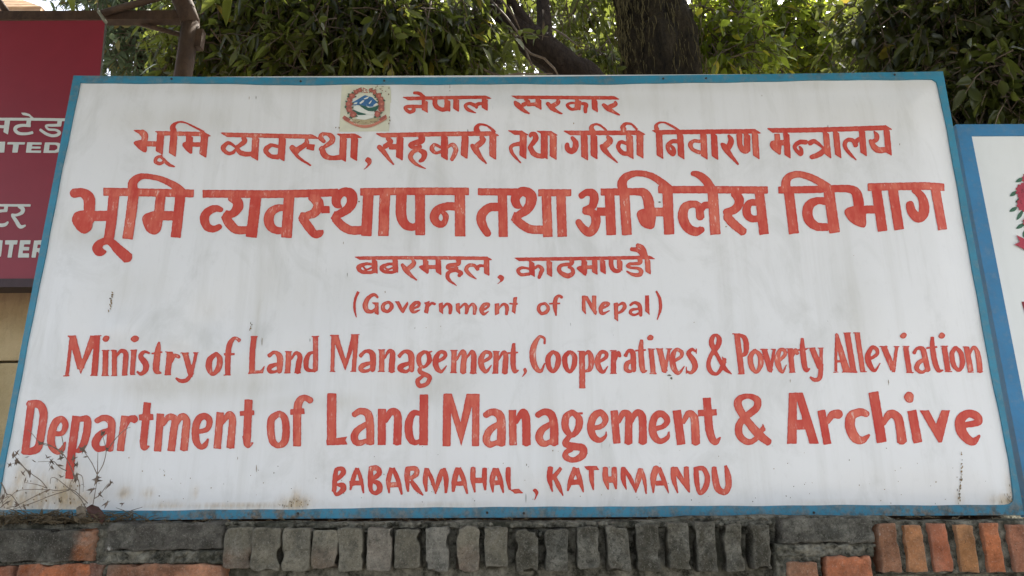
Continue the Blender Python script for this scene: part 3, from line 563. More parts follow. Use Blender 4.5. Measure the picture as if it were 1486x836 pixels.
sold = [(325, 366, 764), (367, 408, 763), (410, 449, 765), (452, 490, 766), (493, 529, 763), (533, 568, 762), (573, 612, 764), (617, 652, 761), (660, 696, 762),
        (703, 738, 763), (746, 783, 765), (789, 827, 765), (835, 872, 761), (879, 918, 760), (922, 963, 759), (967, 1006, 757), (1008, 1045, 757), (1048, 1084, 759), (1087, 1123, 758)]
for i, (p0, p1, pt) in enumerate(sold):
    light = i < 10
    base = np.array((.31, .285, .215) if light else (.14, .13, .098))*random.uniform(.65, 1.25)
    if i in (5, 7): base = np.array((.36, .32, .26)) if i == 5 else np.array((.34, .325, .275))
    red = i in (3, 8, 0)
    def colf(p, u, t, base=base, red=red):
        k = max(0, min(1, (.6-t)*1.6 + mnoise.noise(Vector(p)*30)*.5)) if red else 0.0
        return tuple(base*(1-.6*k) + np.array((.26, .13, .085))*.6*k)
    brick_mesh(gs, p0 - .6 + random.uniform(-.8, .8), p1 + .6 + random.uniform(-.8, .8), pt + random.uniform(-2, 2), 832 - (0 if i % 3 else 4), YW - random.uniform(0, .008), .11, colf, .55 if light else .95, random.uniform(-.04, .04) + (-.06 if i in (4, 5, 6) else 0), rough=.65, rnd=.17)
def half_orange(p, u, t):
    k = max(0, min(1, (u-.80)*14 + mnoise.noise(Vector(p)*35)*1.2)); return tuple(np.array((.11, .10, .082))*(1-k) + np.array((.52, .19, .075))*k)
brick_mesh(gs, -150, -22, 768, 817, YW, .11, (.10, .092, .078), .9); brick_mesh(gs, -18, 134, 767, 817, YW, .11, half_orange, .62)
brick_mesh(gs, 156, 322, 757, 800, YW, .11, (.15, .14, .12), .7, 0, 1.5)
brick_mesh(gs, 1128, 1272, 750, 790, YW, .11, (.14, .135, .115), .9, 0, 1.6)
put_bricks('weathered_bricks', gs, bw)
os_ = new_acc()
for i, p0 in enumerate((1275, 1312, 1350, 1388, 1426, 1464, 1502, 1540, 1578, 1616, 1654, 1692, 1730, 1768)):
    c0 = 2.1*np.array([(.235, .115, .065), (.30, .14, .065), (.30, .105, .055), (.29, .14, .06), (.33, .115, .05), (.28, .12, .07)][i % 6])
    brick_mesh(os_, p0 - 3.2, p0 + 35.0, 759 + (i % 2)*2, 831, YW, .11, lambda p, u, t, c0=c0: tuple(c0*(1 + .5*mnoise.noise(Vector(p)*18))), .22, random.uniform(-.02, .02), .5, rnd=.055)
for (p0, p1, y0, y1, c) in ((-160, 14, 822, 866, (.28, .085, .035)), (26, 126, 818, 866, (.31, .10, .04)), (129, 143, 818, 866, (.16, .07, .045)), (156, 320, 818, 866, (.27, .13, .075)),
                            (1140, 1192, 815, 866, (.24, .12, .07)), (1196, 1272, 806, 866, (.30, .11, .055))):
    brick_mesh(os_, p0, p1, y0, y1, YW, .11, lambda p, u, t, c=2.1*np.array(c): tuple(c*(1 + .6*mnoise.noise(Vector(p)*16))), .35, rnd=.07)
put_bricks('red_bricks', os_, bw)
# mortar core with a ragged top, and the courses below the picture
zt = at(700, 757.5, YW)[2]; zlow = at(700, 866, YW)[2]
cv, cf = [], []; nxs = 300; xs = np.linspace(-4.2, 4.2, nxs)
prof = [(-.058, 0), (-.058, zlow-.02), (-.056, zt-.060), (-.066, zt-.014), (-.070, zt-.006), (-.066, zt-.001), (-.04, zt), (-.015, zt-.004), (.005, zt-.045), (.28, zt-.045), (.30, zt+.035), (.36, zt+.035), (.36, 0)]  # rear ridge added to block the bright gap under the board
for i, x in enumerate(xs):
    for j, (y, z) in enumerate(prof):
        a = .007 if 2 <= j <= 7 else 0
        n = mnoise.noise_vector(Vector((x*9, y*20, z*9)))
        lift = .010*(1 if 4 <= j <= 7 else 0)*max(0, min(1, (x-.25)*5))*(1 if x < .86 else 0)
        cv.append((x, y + a*n[1] + (.02*mnoise.noise(Vector((x*4, 0, 1))) if j == 2 else 0)*0, z + a*1.2*n[2] + lift))
m = len(prof)
for i in range(nxs-1):
    for j in range(m-1): cf.append((i*m+j, (i+1)*m+j, (i+1)*m+j+1, i*m+j+1))
mesh_obj('mortar', cv, cf, MORTAR, bw, True)
# lumps of squeezed mortar in the joints
lum = MB()
def lump(px, py, s, Y=YW):
    c = at(px, py, Y + .012); bm = bmesh.new(); bmesh.ops.create_icosphere(bm, subdivisions=2, radius=s)
    sd_ = random.uniform(0, 99)
    vs = [np.array(v.co)*(1, .6, .75)*(1 + .5*mnoise.noise(v.co/s*1.4 + Vector((sd_, 0, 0)))) + c for v in bm.verts]
    bm.verts.index_update(); lum.add(vs, [[v.index for v in f.verts] for f in bm.faces]); bm.free()
for k in range(16): lump(random.uniform(165, 320), random.uniform(802, 816), random.uniform(.003, .007))
for k in range(16): lump(random.uniform(1132, 1272), random.uniform(790, 805), random.uniform(.003, .008))
for p0, p1, pt in sold[:-1]:
    if random.random() < .6:
        for k in range(3): lump(p1 + 2 + random.uniform(-1, 1), pt + random.uniform(-3, 14), random.uniform(.003, .006), YW + .012)
for k in range(40): lump(random.uniform(320, 1270), random.uniform(759, 763), random.uniform(.004, .007))
lum.build('mortar_lumps', MORTAR, bw, True)
mp = MB()
def mortar_patch(px0, px1, py0, py1, rec=.006, amp=.011):
    a = at(px0, py0, YW); c = at(px1, py1, YW); nx = max(8, int((c[0]-a[0])/.003)); nz = max(8, int((a[2]-c[2])/.003)); V = []
    for k in range(nz+1):
        for i in range(nx+1):
            x = a[0] + (c[0]-a[0])*i/nx; z = c[2] + (a[2]-c[2])*k/nz; p = Vector((x, 0, z)); e = min(i, nx-i, k, nz-k)
            h = abs(mnoise.noise(p*38))*1.5 + mnoise.noise(p*95)*.55 + mnoise.noise(p*14)*.6 - .35
            V.append((x, YW + rec - amp*h + (.03 if e == 0 else .006 if e == 1 else 0), z + .002*mnoise.noise(p*60)))
    mp.add(V, [(k*(nx+1)+i, k*(nx+1)+i+1, (k+1)*(nx+1)+i+1, (k+1)*(nx+1)+i) for k in range(nz) for i in range(nx)])
mortar_patch(150, 328, 797, 821); mortar_patch(1124, 1276, 787, 811); mortar_patch(1122, 1200, 800, 840, .010); mortar_patch(133, 158, 764, 840, .014); mortar_patch(-160, 160, 814, 822, .008); mortar_patch(318, 1130, 757.2, 767, .020, .008); mortar_patch(1270, 1800, 755, 763, .012, .007); mortar_patch(1274, 1800, 758, 834, .012, .005)
mp.build('joint_mortar', MORTAR, bw)
lc = new_acc()
for row in range(8):
    z1 = zlow - .012 - row*.072 - .03
    for k in range(-14, 15):
        x = k*.245 + (.12 if row % 2 else 0)
        if row == 0 or True:
            c = ORNG() if random.random() < .6 else GREY()
            bx = brick_mesh  # same worn brick, laid in courses down to the pavement
            P0 = (x-.115, z1); 
            # convert to the tracing sheet
            q = np.array([x-.115, YW, z1]) - CAM; q1 = np.array([x+.115, YW, z1-.06]) - CAM
            px = lambda q: (W_PX/2 + F_PX*(q@_r)/(q@_f), H_PX/2 - F_PX*(q@_u)/(q@_f))
            a, c2 = px(q), px(q1)
            brick_mesh(lc, a[0], c2[0], a[1], c2[1], YW, .10, c, .5, 0, .8, 3, 5)
put_bricks('lower_bricks', lc, bw)
tag(bw, 'low weathered brick wall of upright grey and orange bricks under the signboards', 'wall')
# ============================================================ signboards ====
XS, ZS = 1.22, 1.195
def disp(x, z):
    """gentle buckling of the big sheet (towards the viewer), zero along its rim"""
    x = np.asarray(x, float); z = np.asarray(z, float) - ZB
    e = np.clip(np.minimum(np.minimum(x + 1.2, 1.2 - x), np.minimum(z - .02, 1.17 - z))/.10, 0, 1); e = e*e*(3-2*e)
    d = .0035*np.sin(5.1*x + 1.0 + 1.2*np.sin(2.3*z)) + .003*np.sin(3.3*z*2 + 2.2*x) + .0022*np.sin(9.5*x - 4*z + .5) + .0018*np.sin(13*z + 6*x)
    for (px, py, s, a) in BUMPS: d = d + (2.6 if px < -.5 else 1.9)*a*np.exp(-((x-px)**2 + (z-py)**2)/s**2)
    return e*(d + .006)
BUMPS = [(at(x, y)[0], at(x, y)[2]-ZB, s, a) for x, y, s, a in ((230, 500, .10, .006), (300, 470, .05, -.004), (375, 510, .05, .004), (150, 560, .09, -.005), (450, 600, .08, .004), (600, 560, .06, -.004),
         (330, 380, .12, .005), (130, 330, .07, -.004), (540, 480, .10, .004), (210, 545, .035, .004), (265, 520, .03, -.004), (175, 480, .04, .004), (440, 520, .04, -.003), (1250, 470, .12, .004), (1000, 590, .10, -.003), (800, 560, .08, .003), (760, 640, .07, -.003))]

# ---- raster of brush strokes -> contoured paint film ----
def crom(P, n=6):
    P = np.asarray(P, float)
    if len(P) < 3: return P
    Q = np.vstack([2*P[0]-P[1], P, 2*P[-1]-P[-2]]); out = []
    for i in range(1, len(Q)-2):
        p0, p1, p2, p3 = Q[i-1:i+3]
        for t in np.linspace(0, 1, n, endpoint=False):
            out.append(.5*((2*p1) + (-p0+p2)*t + (2*p0-5*p1+4*p2-p3)*t*t + (-p0+3*p1-3*p2+p3)*t**3))
    out.append(Q[-2]); return np.array(out)
def parse(txt):
    S = []; ox = oy = 0; s = 1; nib = (40, 24, 6)
    for line in txt.strip().split('\n'):
        for cmd in line.split(';'):
            w = cmd.split()
            if not w: continue
            k = w[0]
            if k[0] == '@':
                ox, oy, s = float(k[1:]), float(w[1]), float(w[2]); continue
            if k == 'N': nib = tuple(map(float, w[1:4])); continue
            dw = None; args = w[1:]
            if k == 'l': dw = float(args[0]); args = args[1:]
            P = [tuple(map(float, a.split(','))) for a in args]
            xy = np.array([(ox + p[0]/s, oy + p[1]/s) for p in P])
            if k == 's': S.append(('s', crom(np.c_[xy, [p[2]/s for p in P]])))
            elif k == 'l': S.append(('s', np.c_[xy, np.full(len(P), dw/s)]))
            elif k == 'n': S.append(('n', xy if len(P) < 3 else crom(xy), np.array(nib)/s))
            elif k == 'p': S.append(('p', xy))
            elif k == 'q': S.append(('p', crom(np.vstack([xy, xy, xy]), 6)[6*len(xy):12*len(xy)]))
    return S
def poly_sdf(X, Y, P):
    d = np.full(X.shape, 1e9); inside = np.zeros(X.shape, bool); n = len(P)
    for i in range(n):
        a = P[i]; b = P[(i+1) % n]; e = b-a; L = e@e + 1e-12
        t = np.clip(((X-a[0])*e[0] + (Y-a[1])*e[1])/L, 0, 1)
        d = np.minimum(d, (X-a[0]-t*e[0])**2 + (Y-a[1]-t*e[1])**2)
        if a[1] != b[1]:
            c = ((a[1] > Y) != (b[1] > Y)) & (X < (b[0]-a[0])*(Y-a[1])/(b[1]-a[1]) + a[0]); inside ^= c
    d = np.sqrt(d); return np.where(inside, -d, d)
def stroke_sdf(X, Y, st):
    if st[0] == 'p': return poly_sdf(X, Y, st[1])
    P = st[1]; d = np.full(X.shape, 1e9)
    if st[0] == 'n':
        a, b, t = st[2]; h = np.array([a, b])/2
        for i in range(len(P)-1):
            q = np.array([P[i]-h, P[i]+h, P[i+1]+h, P[i+1]-h]); d = np.minimum(d, poly_sdf(X, Y, q) - t/2)
        return d
    n = len(P)
    for i in range(n-1):
        a, b = P[i, :2], P[i+1, :2]; e = b-a; L = e@e + 1e-9
        tr = ((X-a[0])*e[0] + (Y-a[1])*e[1])/L; t = np.clip(tr, 0, 1)
        r = (P[i, 2]*(1-t) + P[i+1, 2]*t)/2
        q = np.sqrt((X-a[0]-t*e[0])**2 + (Y-a[1]-t*e[1])**2) - r
        ln = math.sqrt(L)
        if i == 0: q = np.maximum(q, -tr*ln)
        if i == n-2: q = np.maximum(q, (tr-1)*ln)
        d = np.minimum(d, q)
    return d
def blur(A, r):
    k = 2*r+1
    for ax in (0, 1):
        pad = [(0, 0), (0, 0)]; pad[ax] = (r+1, r); B = np.cumsum(np.pad(A, pad, mode='edge'), axis=ax)
        A = (np.take(B, range(k, B.shape[ax]), axis=ax) - np.take(B, range(0, B.shape[ax]-k), axis=ax))/k
    return A
def paint_film(name, strokes, mat, parent, place, cell=.9, wob=.22):
    allp = np.vstack([s[1][:, :2] for s in strokes]); x0, y0 = allp.min(0)-14; x1, y1 = allp.max(0)+14
    gx = np.arange(x0, x1, cell); gy = np.arange(y0, y1, cell); D = np.full((len(gy), len(gx)), 9.0); T = np.zeros_like(D)
    for st in strokes:
        P = st[1][:, :2]; pad = 3 + (st[1][:, 2].max()/2 if st[0] == 's' else (max(st[2][:2])/2 + 2 if st[0] == 'n' else 0))
        i0, i1 = np.searchsorted(gx, [P[:, 0].min()-pad, P[:, 0].max()+pad]); j0, j1 = np.searchsorted(gy, [P[:, 1].min()-pad, P[:, 1].max()+pad])
        if i1 <= i0 or j1 <= j0: continue
        X, Y = np.meshgrid(gx[i0:i1], gy[j0:j1]); d = stroke_sdf(X, Y, st)
        tone = random.choice((.05, .2, .35, .5, .75))
        Ts = T[j0:j1, i0:i1]; Ts[d < .2] = tone; D[j0:j1, i0:i1] = np.minimum(D[j0:j1, i0:i1], d)
    X, Y = np.meshgrid(gx, gy)
    D = D + wob*(np.sin(X*.61 + 1.3*np.sin(Y*.37)) * np.sin(Y*.53 + 1.1*np.sin(X*.29)) + .6*np.sin(X*1.4+Y*.9)*np.sin(Y*1.7-X*.6))
    cov = np.clip(.5 - D/1.6, 0, 1); ink = blur(blur((D < 0).astype(float), 2), 1); T = blur(T, 1)
    ins = cov > .5; H, Wd = ins.shape; V = []; F = []; IK = []; TN = []; vid = -np.ones(ins.shape, int)
    jj, ii = np.nonzero(ins); vid[jj, ii] = np.arange(len(jj))
    V = [(gx[i], gy[j]) for j, i in zip(jj, ii)]; IK = list(ink[jj, ii]); TN = list(T[jj, ii])
    c = ins[:-1, :-1].astype(int) + ins[:-1, 1:] + ins[1:, 1:] + ins[1:, :-1]
    fj, fi = np.nonzero(c == 4)
    F = np.c_[vid[fj, fi], vid[fj+1, fi], vid[fj+1, fi+1], vid[fj, fi+1]].tolist(); ed = {}
    bj, bi = np.nonzero((c > 0) & (c < 4))
    for j, i in zip(bj.tolist(), bi.tolist()):
        cor = ((j, i), (j+1, i), (j+1, i+1), (j, i+1)); face = []
        for k in range(4):
            a, b = cor[k], cor[(k+1) % 4]
            if ins[a]: face.append(int(vid[a]))
            if ins[a] != ins[b]:
                key = (a, b) if a < b else (b, a)
                if key not in ed:
                    va, vb = cov[key[0]], cov[key[1]]; t = (.5-va)/(vb-va)
                    ed[key] = len(V); V.append((gx[key[0][1]]*(1-t) + gx[key[1][1]]*t, gy[key[0][0]]*(1-t) + gy[key[1][0]]*t)); IK.append(.5); TN.append(T[a])
                face.append(ed[key])
        if len(face) > 2: F.append(face)
    return mesh_obj(name, place(np.array(V)), F, mat, parent, True, None, {'ink': IK, 'tone': TN})

def poly_obj_add(mb, pxs, Y, lift, m=0, place=None):
    """a flat painted patch: polygon given on the tracing sheet, laid on plane Y (lift towards the viewer)"""
    P = at_many(pxs, Y); P[:, 1] -= lift
    if place is not None: P[:, 1] -= place(P[:, 0], P[:, 2])
    mb.add(P, [list(range(len(P)))], m)

sg = empty('signboard', tuple(np.array((0, 0, ZB))))
# outline of the board, traced corner by corner (it is slightly out of square)
outer_c = [(107, 110.5), (360, 113), (560, 113.4), (760, 112.5), (1086, 108.7), (1368, 104.5), (1433.5, 460), (1486, 748), (1086, 750), (760, 751.5), (360, 753.5), (150, 756), (-17, 757), (51, 400)]
inner_c = [(117, 120.8), (200, 121.5), (360, 122.6), (430, 124), (560, 123.2), (760, 122.8), (900, 122.6), (1000, 121), (1150, 118), (1330, 115.8), (1353, 116.2), (1359, 121), (1372, 185), (1390, 280), (1411, 400), (1436, 535), (1462, 665), (1470, 722),
           (1469, 730), (1460, 733), (1330, 733), (1150, 733.5), (1000, 734.5), (860, 735), (760, 736), (640, 736), (470, 738.5), (360, 739.5), (230, 741), (100, 739.5), (0, 739.8), (-3, 737), (20, 609), (61, 400), (90, 254)]
def resample(C, n):
    C = np.array(C + [C[0]], float); s = np.r_[0, np.cumsum(np.hypot(*np.diff(C, axis=0).T))]
    t = np.linspace(0, s[-1], n, endpoint=False); return np.c_[np.interp(t, s, C[:, 0]), np.interp(t, s, C[:, 1])]
NB = 520
I = resample(inner_c, NB); O = []
oc = outer_c + [outer_c[0]]
for p in I:                          # nearest point of the outer outline
    best = None
    for a, b in zip(oc[:-1], oc[1:]):
        a = np.array(a); b = np.array(b); e = b-a; t = min(1, max(0, (p-a)@e/(e@e))); q = a+t*e; d = np.hypot(*(p-q))
        if best is None or d < best[0]: best = (d, q)
    O.append(best[1])
O = np.array(O)
for cpt in ((107, 110.5), (1368, 104.5), (1486, 748), (-17, 757)):   # true corners
    k = np.argmin(np.hypot(*(O-cpt).T)); O[k] = cpt
wobble = np.array([(.5*math.sin(k*.21) + .35*math.sin(k*.57+1)) for k in range(NB)])
nrm = I - O; nrm /= np.linalg.norm(nrm, axis=1)[:, None]+1e-9
I = I + nrm*wobble[:, None]*.8
Pi = at_many(I); Po = at_many(O)
rings = [Po + (0, .034, 0), Po + (0, .001, 0), Po + (0, -.004, 0)*np.ones((NB, 1)), Pi + (0, -.0045, 0), Pi + (0, .004, 0)]
rings[2] = Po*.9985 + (0, -.0045, ZB*.0015 + .0008)
bv = np.vstack(rings); bf = []
for r in range(len(rings)-1):
    for k in range(NB): bf.append((r*NB+k, r*NB+(k+1) % NB, (r+1)*NB+(k+1) % NB, (r+1)*NB+k))
wear = []
for P in rings:
    for p in P:
        zz = (p[2]-ZB); xx = p[0]
        w = max(0, 1-zz/.05)*(.55 + .5*(math.exp(-((xx+1.1)/.35)**2) + math.exp(-((xx+.57)/.14)**2) + .8*math.exp(-((xx-1.1)/.2)**2))) + max(0, 1-abs(zz-1.19)/.02)*.35*(.5+.5*math.sin(xx*9))
        wear.append(min(1, w + .13 + .22*max(0, mnoise.noise(Vector((xx*4, zz*4, 3))))))
mesh_obj('border', bv, bf, M_BLUE, sg, False, None, {'wear': wear})
# the sheet itself
nx_, nz_ = 250, 124
u = np.linspace(0, 1, nx_+1); v = np.linspace(0, 1, nz_+1); UU, VV = np.meshgrid(u, v)
cTL, cTR, cBR, cBL = [at(*c) for c in ((107, 110.5), (1368, 104.5), (1486, 748), (-17, 757))]
SP = (cBL[None, None]*((1-UU)*(1-VV))[..., None] + cBR*(UU*(1-VV))[..., None] + cTR*(UU*VV)[..., None] + cTL*((1-UU)*VV)[..., None]).reshape(-1, 3)
ctr = SP.mean(0); SP = ctr + (SP-ctr)*(.996, 1, .993); SP[:, 1] -= disp(SP[:, 0], SP[:, 2])
def blobs(L):
    a = np.zeros(len(SP))
    for (px, py, sx, sy, k) in L:
        c = at(px, py); a = np.maximum(a, k*np.exp(-((SP[:, 0]-c[0])/(sx*.00166))**2 - ((SP[:, 2]-c[2])/(sy*.0017))**2))
    return np.clip(a, 0, 1)
rustL = [(20, 728, 30, 16, .9), (60, 722, 22, 26, .8), (95, 715, 18, 32, 1), (30, 700, 10, 25, .7), (110, 728, 25, 14, .8), (180, 716, 8, 7, .7), (215, 716, 8, 6, .6), (428, 731, 22, 9, 1), (428, 726, 8, 12, .8), (282, 715, 3, 9, .6), (360, 735, 60, 4, .7),
         (1460, 728, 20, 8, .9), (1470, 712, 8, 22, .5), (740, 735, 500, 2.5, .35), (1392, 730, 5, 14, .5), (640, 735, 70, 3, .6), (1200, 732, 60, 3, .5), (330, 735, 60, 4, .6), (240, 733, 30, 4, .6)]
grimeL = [(740, 122, 900, 16, .55), (900, 150, 130, 30, .25), (1250, 170, 140, 40, .25), (250, 175, 120, 26, .4), (450, 320, 100, 60, .22), (120, 330, 40, 30, .5), (150, 345, 30, 14, .6), (620, 560, 80, 26, .45), (1240, 455, 30, 70, .3), (300, 560, 130, 20, .5), (420, 420, 120, 60, .22), (470, 585, 90, 14, .45), (200, 420, 60, 40, .25), (975, 590, 24, 55, .3), (540, 330, 60, 50, .25), (1030, 620, 160, 90, .16), (372, 480, 5, 70, .55), (640, 200, 5, 60, .3), (595, 310, 4, 70, .35)]
scarL = [(1393, 680, 2.6, 14, 1), (1392, 700, 2, 22, .9), (1392, 664, 1.6, 6, .9), (164, 440, 2.6, 10, 1), (166, 432, 1.6, 6, .9), (367, 473, 1.5, 5, .9), (369, 480, 1.2, 3, .8), (1375, 300, .1, .1, 0), (972, 546, 3, 3, .7), (1467, 727, 6, 3, .8), (372, 675, 1, 8, .6), (383, 500, 1, 10, .6), (1150, 555, 1, 6, .5), (1287, 553, 1, 6, .5), (955, 295, 3, 2, .6), (522, 295, 3, 2, .7), (1010, 430, 3, 3, .4)]
# the scars are narrow: refine the sheet columns by nudging nearest columns is not needed, marks get their own thin patches below
qf = [(j*(nx_+1)+i, j*(nx_+1)+i+1, (j+1)*(nx_+1)+i+1, (j+1)*(nx_+1)+i) for j in range(nz_) for i in range(nx_)]
mesh_obj('sheet', SP, qf, M_WHITE, sg, True, None, {'rust': blobs(rustL), 'grime': blobs(grimeL), 'scar': np.zeros(len(SP))})
b = MB()                             # steel angles behind the sheet
b.box(-1.2, 1.2, .006, .03, ZB+.02, ZB+.05); b.box(-1.19, 1.19, .006, .03, ZB+1.13, ZB+1.16)
for x in (-1.15, -.4, .4, 1.15): b.box(x-.015, x+.015, .031, .06, ZB-.06, ZB+1.16)
b.box(-1.19, 1.2, .062, .070, ZB-.055, ZB+.018); b.build('back_frame', PIPE, sg)  # this lowest rail also hangs down to keep the gap below dark
def on_sheet(V):
    P = at_many(V); P[:, 1] -= disp(P[:, 0], P[:, 2]) + .0011; return P
for k in ('row1', 'row2', 'row3', 'row4', 'row5', 'row6', 'row7', 'row8'):
    paint_film('lettering', parse(TEXT[k]), M_RED, sg, on_sheet)
# rust trails and scratches: chipped paint, thin irregular patches
ch = MB()
def chip(px, py, w, h, n=9, slant=0.0):
    P = []
    for k in range(n):
        q = 2*math.pi*k/n; r = random.uniform(.6, 1.25); P.append((px + math.cos(q)*w*r/2 + slant*math.sin(q)*h, py + math.sin(q)*h*r/2))
    poly_obj_add(ch, P[::-1], 0, .0016, random.choice((0, 0, 1)), disp)
for k in range(42):
    yy = random.uniform(655, 735); chip(1392.5 + random.gauss(0, .8) + (yy-655)*-.02, yy, random.uniform(.8, 2.2), random.uniform(1.5, 4.5), 7)
for k in range(10): chip(165 + random.gauss(0, .9) + k*.35-2, 453 - k*2.9, random.uniform(1.5, 3.2), random.uniform(2.5, 5), 7, .1)
for k in range(5): chip(366 + random.gauss(0, .8), 470 + k*2.5, random.uniform(1, 2.4), random.uniform(2, 3.5), 7)
for (x, y, w, h) in ((383, 497, 1.2, 12), (372.5, 680, 1.1, 11), (345, 665, .8, 5), (1287, 556, 1.2, 8), (1146, 553, .9, 5), (521.5, 294, 3, 2.4), (956.5, 295, 3.5, 2.4), (971, 545, 6, 3), (974, 549, 4, 4), (832, 182, 1.2, 3), (499, 354, .8, 3.6), (1230, 668, 1, 3), (764, 675, 1.4, 3), (767, 678, 1, 2), (1007, 468, 1.6, 1.3), (603, 478, .8, 3), (619, 477, .7, 2), (1105, 140, .8, 3), (362, 143, .8, 5), (372, 142, .8, 6), (653, 125, .8, 8), (653, 133, 1.6, 1.6), (1302, 213, 1, 3), (640, 475, .8, 2), (505, 400, 1, 6), (560, 426, 1, 4), (1053, 330, 2.4, 2), (1236, 373, 1.2, 1)):
    chip(x, y, w, h)
for k in range(120): chip(random.uniform(90, 1430), random.triangular(640, 735, 725), random.uniform(.6, 2.0), random.uniform(.6, 2.4), 6)
for k in range(26): chip(random.gauss(1466, 7), random.gauss(722, 8), random.uniform(.5, 1.4), random.uniform(2, 6), 6, .15)
for k in range(60): chip(random.uniform(0, 130), random.triangular(690, 738, 732), random.uniform(.7, 2.4), random.uniform(1, 5), 7)
for k in range(26): chip(random.gauss(428, 11), random.triangular(720, 737, 735), random.uniform(.7, 1.8), random.uniform(1, 4), 7)
chips_ = ch.build('paint_chips', [mat_flat('rust_stain', (.23, .155, .075), .9, .4, 60), mat_flat('dark_scratch', (.15, .135, .105), .9, .3, 60)], sg); chips_['kind'] = 'stuff'
# rivets along the frame
M_NAIL = mat_flat('dark_nail', (.04, .035, .03), .7)
for (x, y) in ((962, 115.5), (1024, 115), (558, 118.5), (437, 119.5), (1297, 110), (250, 116), (760, 745), (433, 745), (1180, 744), (707, 744)):
    b = MB(); c = at(x, y); P = [(c[0] + .0028*math.cos(q), -.0066, c[2] + .0028*math.sin(q)) for q in np.linspace(0, 2*math.pi, 8, endpoint=False)]
    P2 = [(c[0] + .0032*math.cos(q), -.0042, c[2] + .0032*math.sin(q)) for q in np.linspace(0, 2*math.pi, 8, endpoint=False)]
    b.add(P + P2, [tuple(range(8))] + [(k, (k+1) % 8, 8+(k+1) % 8, 8+k) for k in range(8)])
    b.build('nail_head', M_NAIL, sg)

# ---- the emblem sticker ----
E_M = [mat_flat('sticker_paper', (.60, .60, .47), .55, .08, 25), mat_flat('mountain_blue', (.045, .14, .30), .5, .2, 60), mat_flat('hill_green', (.035, .115, .085), .5, .2, 60),
       mat_flat('faded_rose', (.36, .11, .085), .5, .25, 90), mat_flat('faded_coral', (.50, .19, .13), .5, .15, 60), mat_flat('snow_white', (.66, .68, .62), .5, .05, 40), mat_flat('faded_khaki', (.40, .34, .20), .5, .2, 80), mat_flat('leaf_olive', (.06, .11, .07), .5, .2, 80), mat_flat('scuffed_brown', (.20, .13, .08), .7, .3, 90)]
em = MB(); EX, EY, ES = 480, 115, 9.84
def ep(pts, m, lift): poly_obj_add(em, [(EX + p[0]/ES, EY + p[1]/ES) for p in pts][::-1], 0, lift, m, disp)
def disc(cx, cy, r, m, lift, n=10, j=.25, ry=None):
    ep([(cx + math.cos(q)*r*(1 + random.uniform(-j, j)), cy + math.sin(q)*(ry or r)*(1 + random.uniform(-j, j))) for q in np.linspace(0, 2*math.pi, n, endpoint=False)], m, lift)
ep([(158, 88), (500, 90), (845, 96), (862, 200), (866, 345), (852, 350), (845, 600), (835, 755), (480, 750), (118, 748), (140, 400)], 0, .0008)
disc(490, 385, 205, 5, .0012, 28, .0, 190)
ep([(298, 345), (345, 318), (395, 290), (440, 262), (492, 233), (545, 236), (590, 262), (640, 312), (682, 348), (660, 372), (600, 402), (550, 405), (500, 395), (430, 372), (370, 382), (300, 378)], 1, .0016)
for L in ([(410, 350), (450, 315), (485, 305), (470, 335), (430, 362)], [(470, 290), (520, 265), (555, 252), (530, 285), (490, 298)], [(545, 355), (575, 318), (592, 312), (580, 340), (556, 366)], [(320, 352), (350, 342), (385, 335), (375, 360), (330, 368)], [(610, 385), (650, 355), (680, 352), (665, 385), (620, 402)], [(500, 365), (530, 395), (580, 410), (630, 395), (600, 415), (540, 415)]): ep(L, 5, .0020)
ep([(400, 372), (440, 380), (500, 395), (540, 418), (600, 412), (650, 398), (688, 380), (690, 425), (650, 462), (600, 470), (540, 464), (490, 440), (440, 405)], 2, .0022)
ep([(330, 415), (375, 376), (420, 395), (470, 430), (520, 462), (580, 475), (640, 475), (640, 520), (560, 520), (490, 495), (420, 480), (350, 455)], 5, .0024)
ep([(315, 440), (350, 452), (400, 474), (450, 490), (505, 508), (500, 518), (440, 520), (390, 518), (345, 490)], 2, .0026)
ep([(360, 530), (500, 520), (620, 528), (610, 560), (490, 590), (380, 575)], 5, .0026)
ep([(300, 575), (380, 580), (500, 590), (600, 575), (690, 560), (670, 625), (560, 655), (430, 655), (330, 625)], 6, .0028)
for s_ in (-1, 1):                       # wreath of blossoms and leaves
    for (dx, y, r) in ((-75, 165, 30), (-130, 195, 34), (-190, 250, 42), (-222, 300, 42), (-232, 368, 46), (-228, 442, 46), (-175, 512, 46)):
        cx = 497 + s_*(-dx)*(1 if s_ > 0 else 1)
        for k in range(5):
            q = random.uniform(0, 6.28); rr = r*1.05; a = (cx + math.cos(q)*rr, y + math.sin(q)*rr); ox = math.sin(q)*r*.35; oy = -math.cos(q)*r*.35; tip = (cx + math.cos(q)*r*1.75, y + math.sin(q)*r*1.6)
            ep([(a[0]-ox, a[1]-oy), tip, (a[0]+ox, a[1]+oy), (cx, y)], 7 if y > 240 else 8, .0029 + k*.00005)
        disc(cx, y, r, 3, .0034, 11, .22)
        disc(cx + random.uniform(-9, 9), y + random.uniform(-9, 9), r*.4, 4, .0037, 7, .2)
ep([(462, 130), (472, 130), (535, 168), (498, 170), (545, 205), (472, 206)], 3, .0034); ep([(474, 146), (510, 166), (484, 172), (522, 197), (478, 197)], 0, .0037)
top, bot = [], []
for q in np.linspace(0, 1, 15):
    x = 185 + q*620; y = 545 + 118*math.sin(q*math.pi); top.append((x, y)); bot.append((x, y + 42))
ep(top + bot[::-1], 4, .0034)
ep([(165, 565), (195, 525), (285, 580), (250, 618), (200, 585)], 3, .0037); ep([(690, 585), (795, 522), (800, 555), (775, 580), (720, 618)], 3, .0037)
for k in range(16): disc(random.uniform(300, 700), 600 + random.uniform(0, 40), random.uniform(5, 10), 8, .0039, 5, .4)
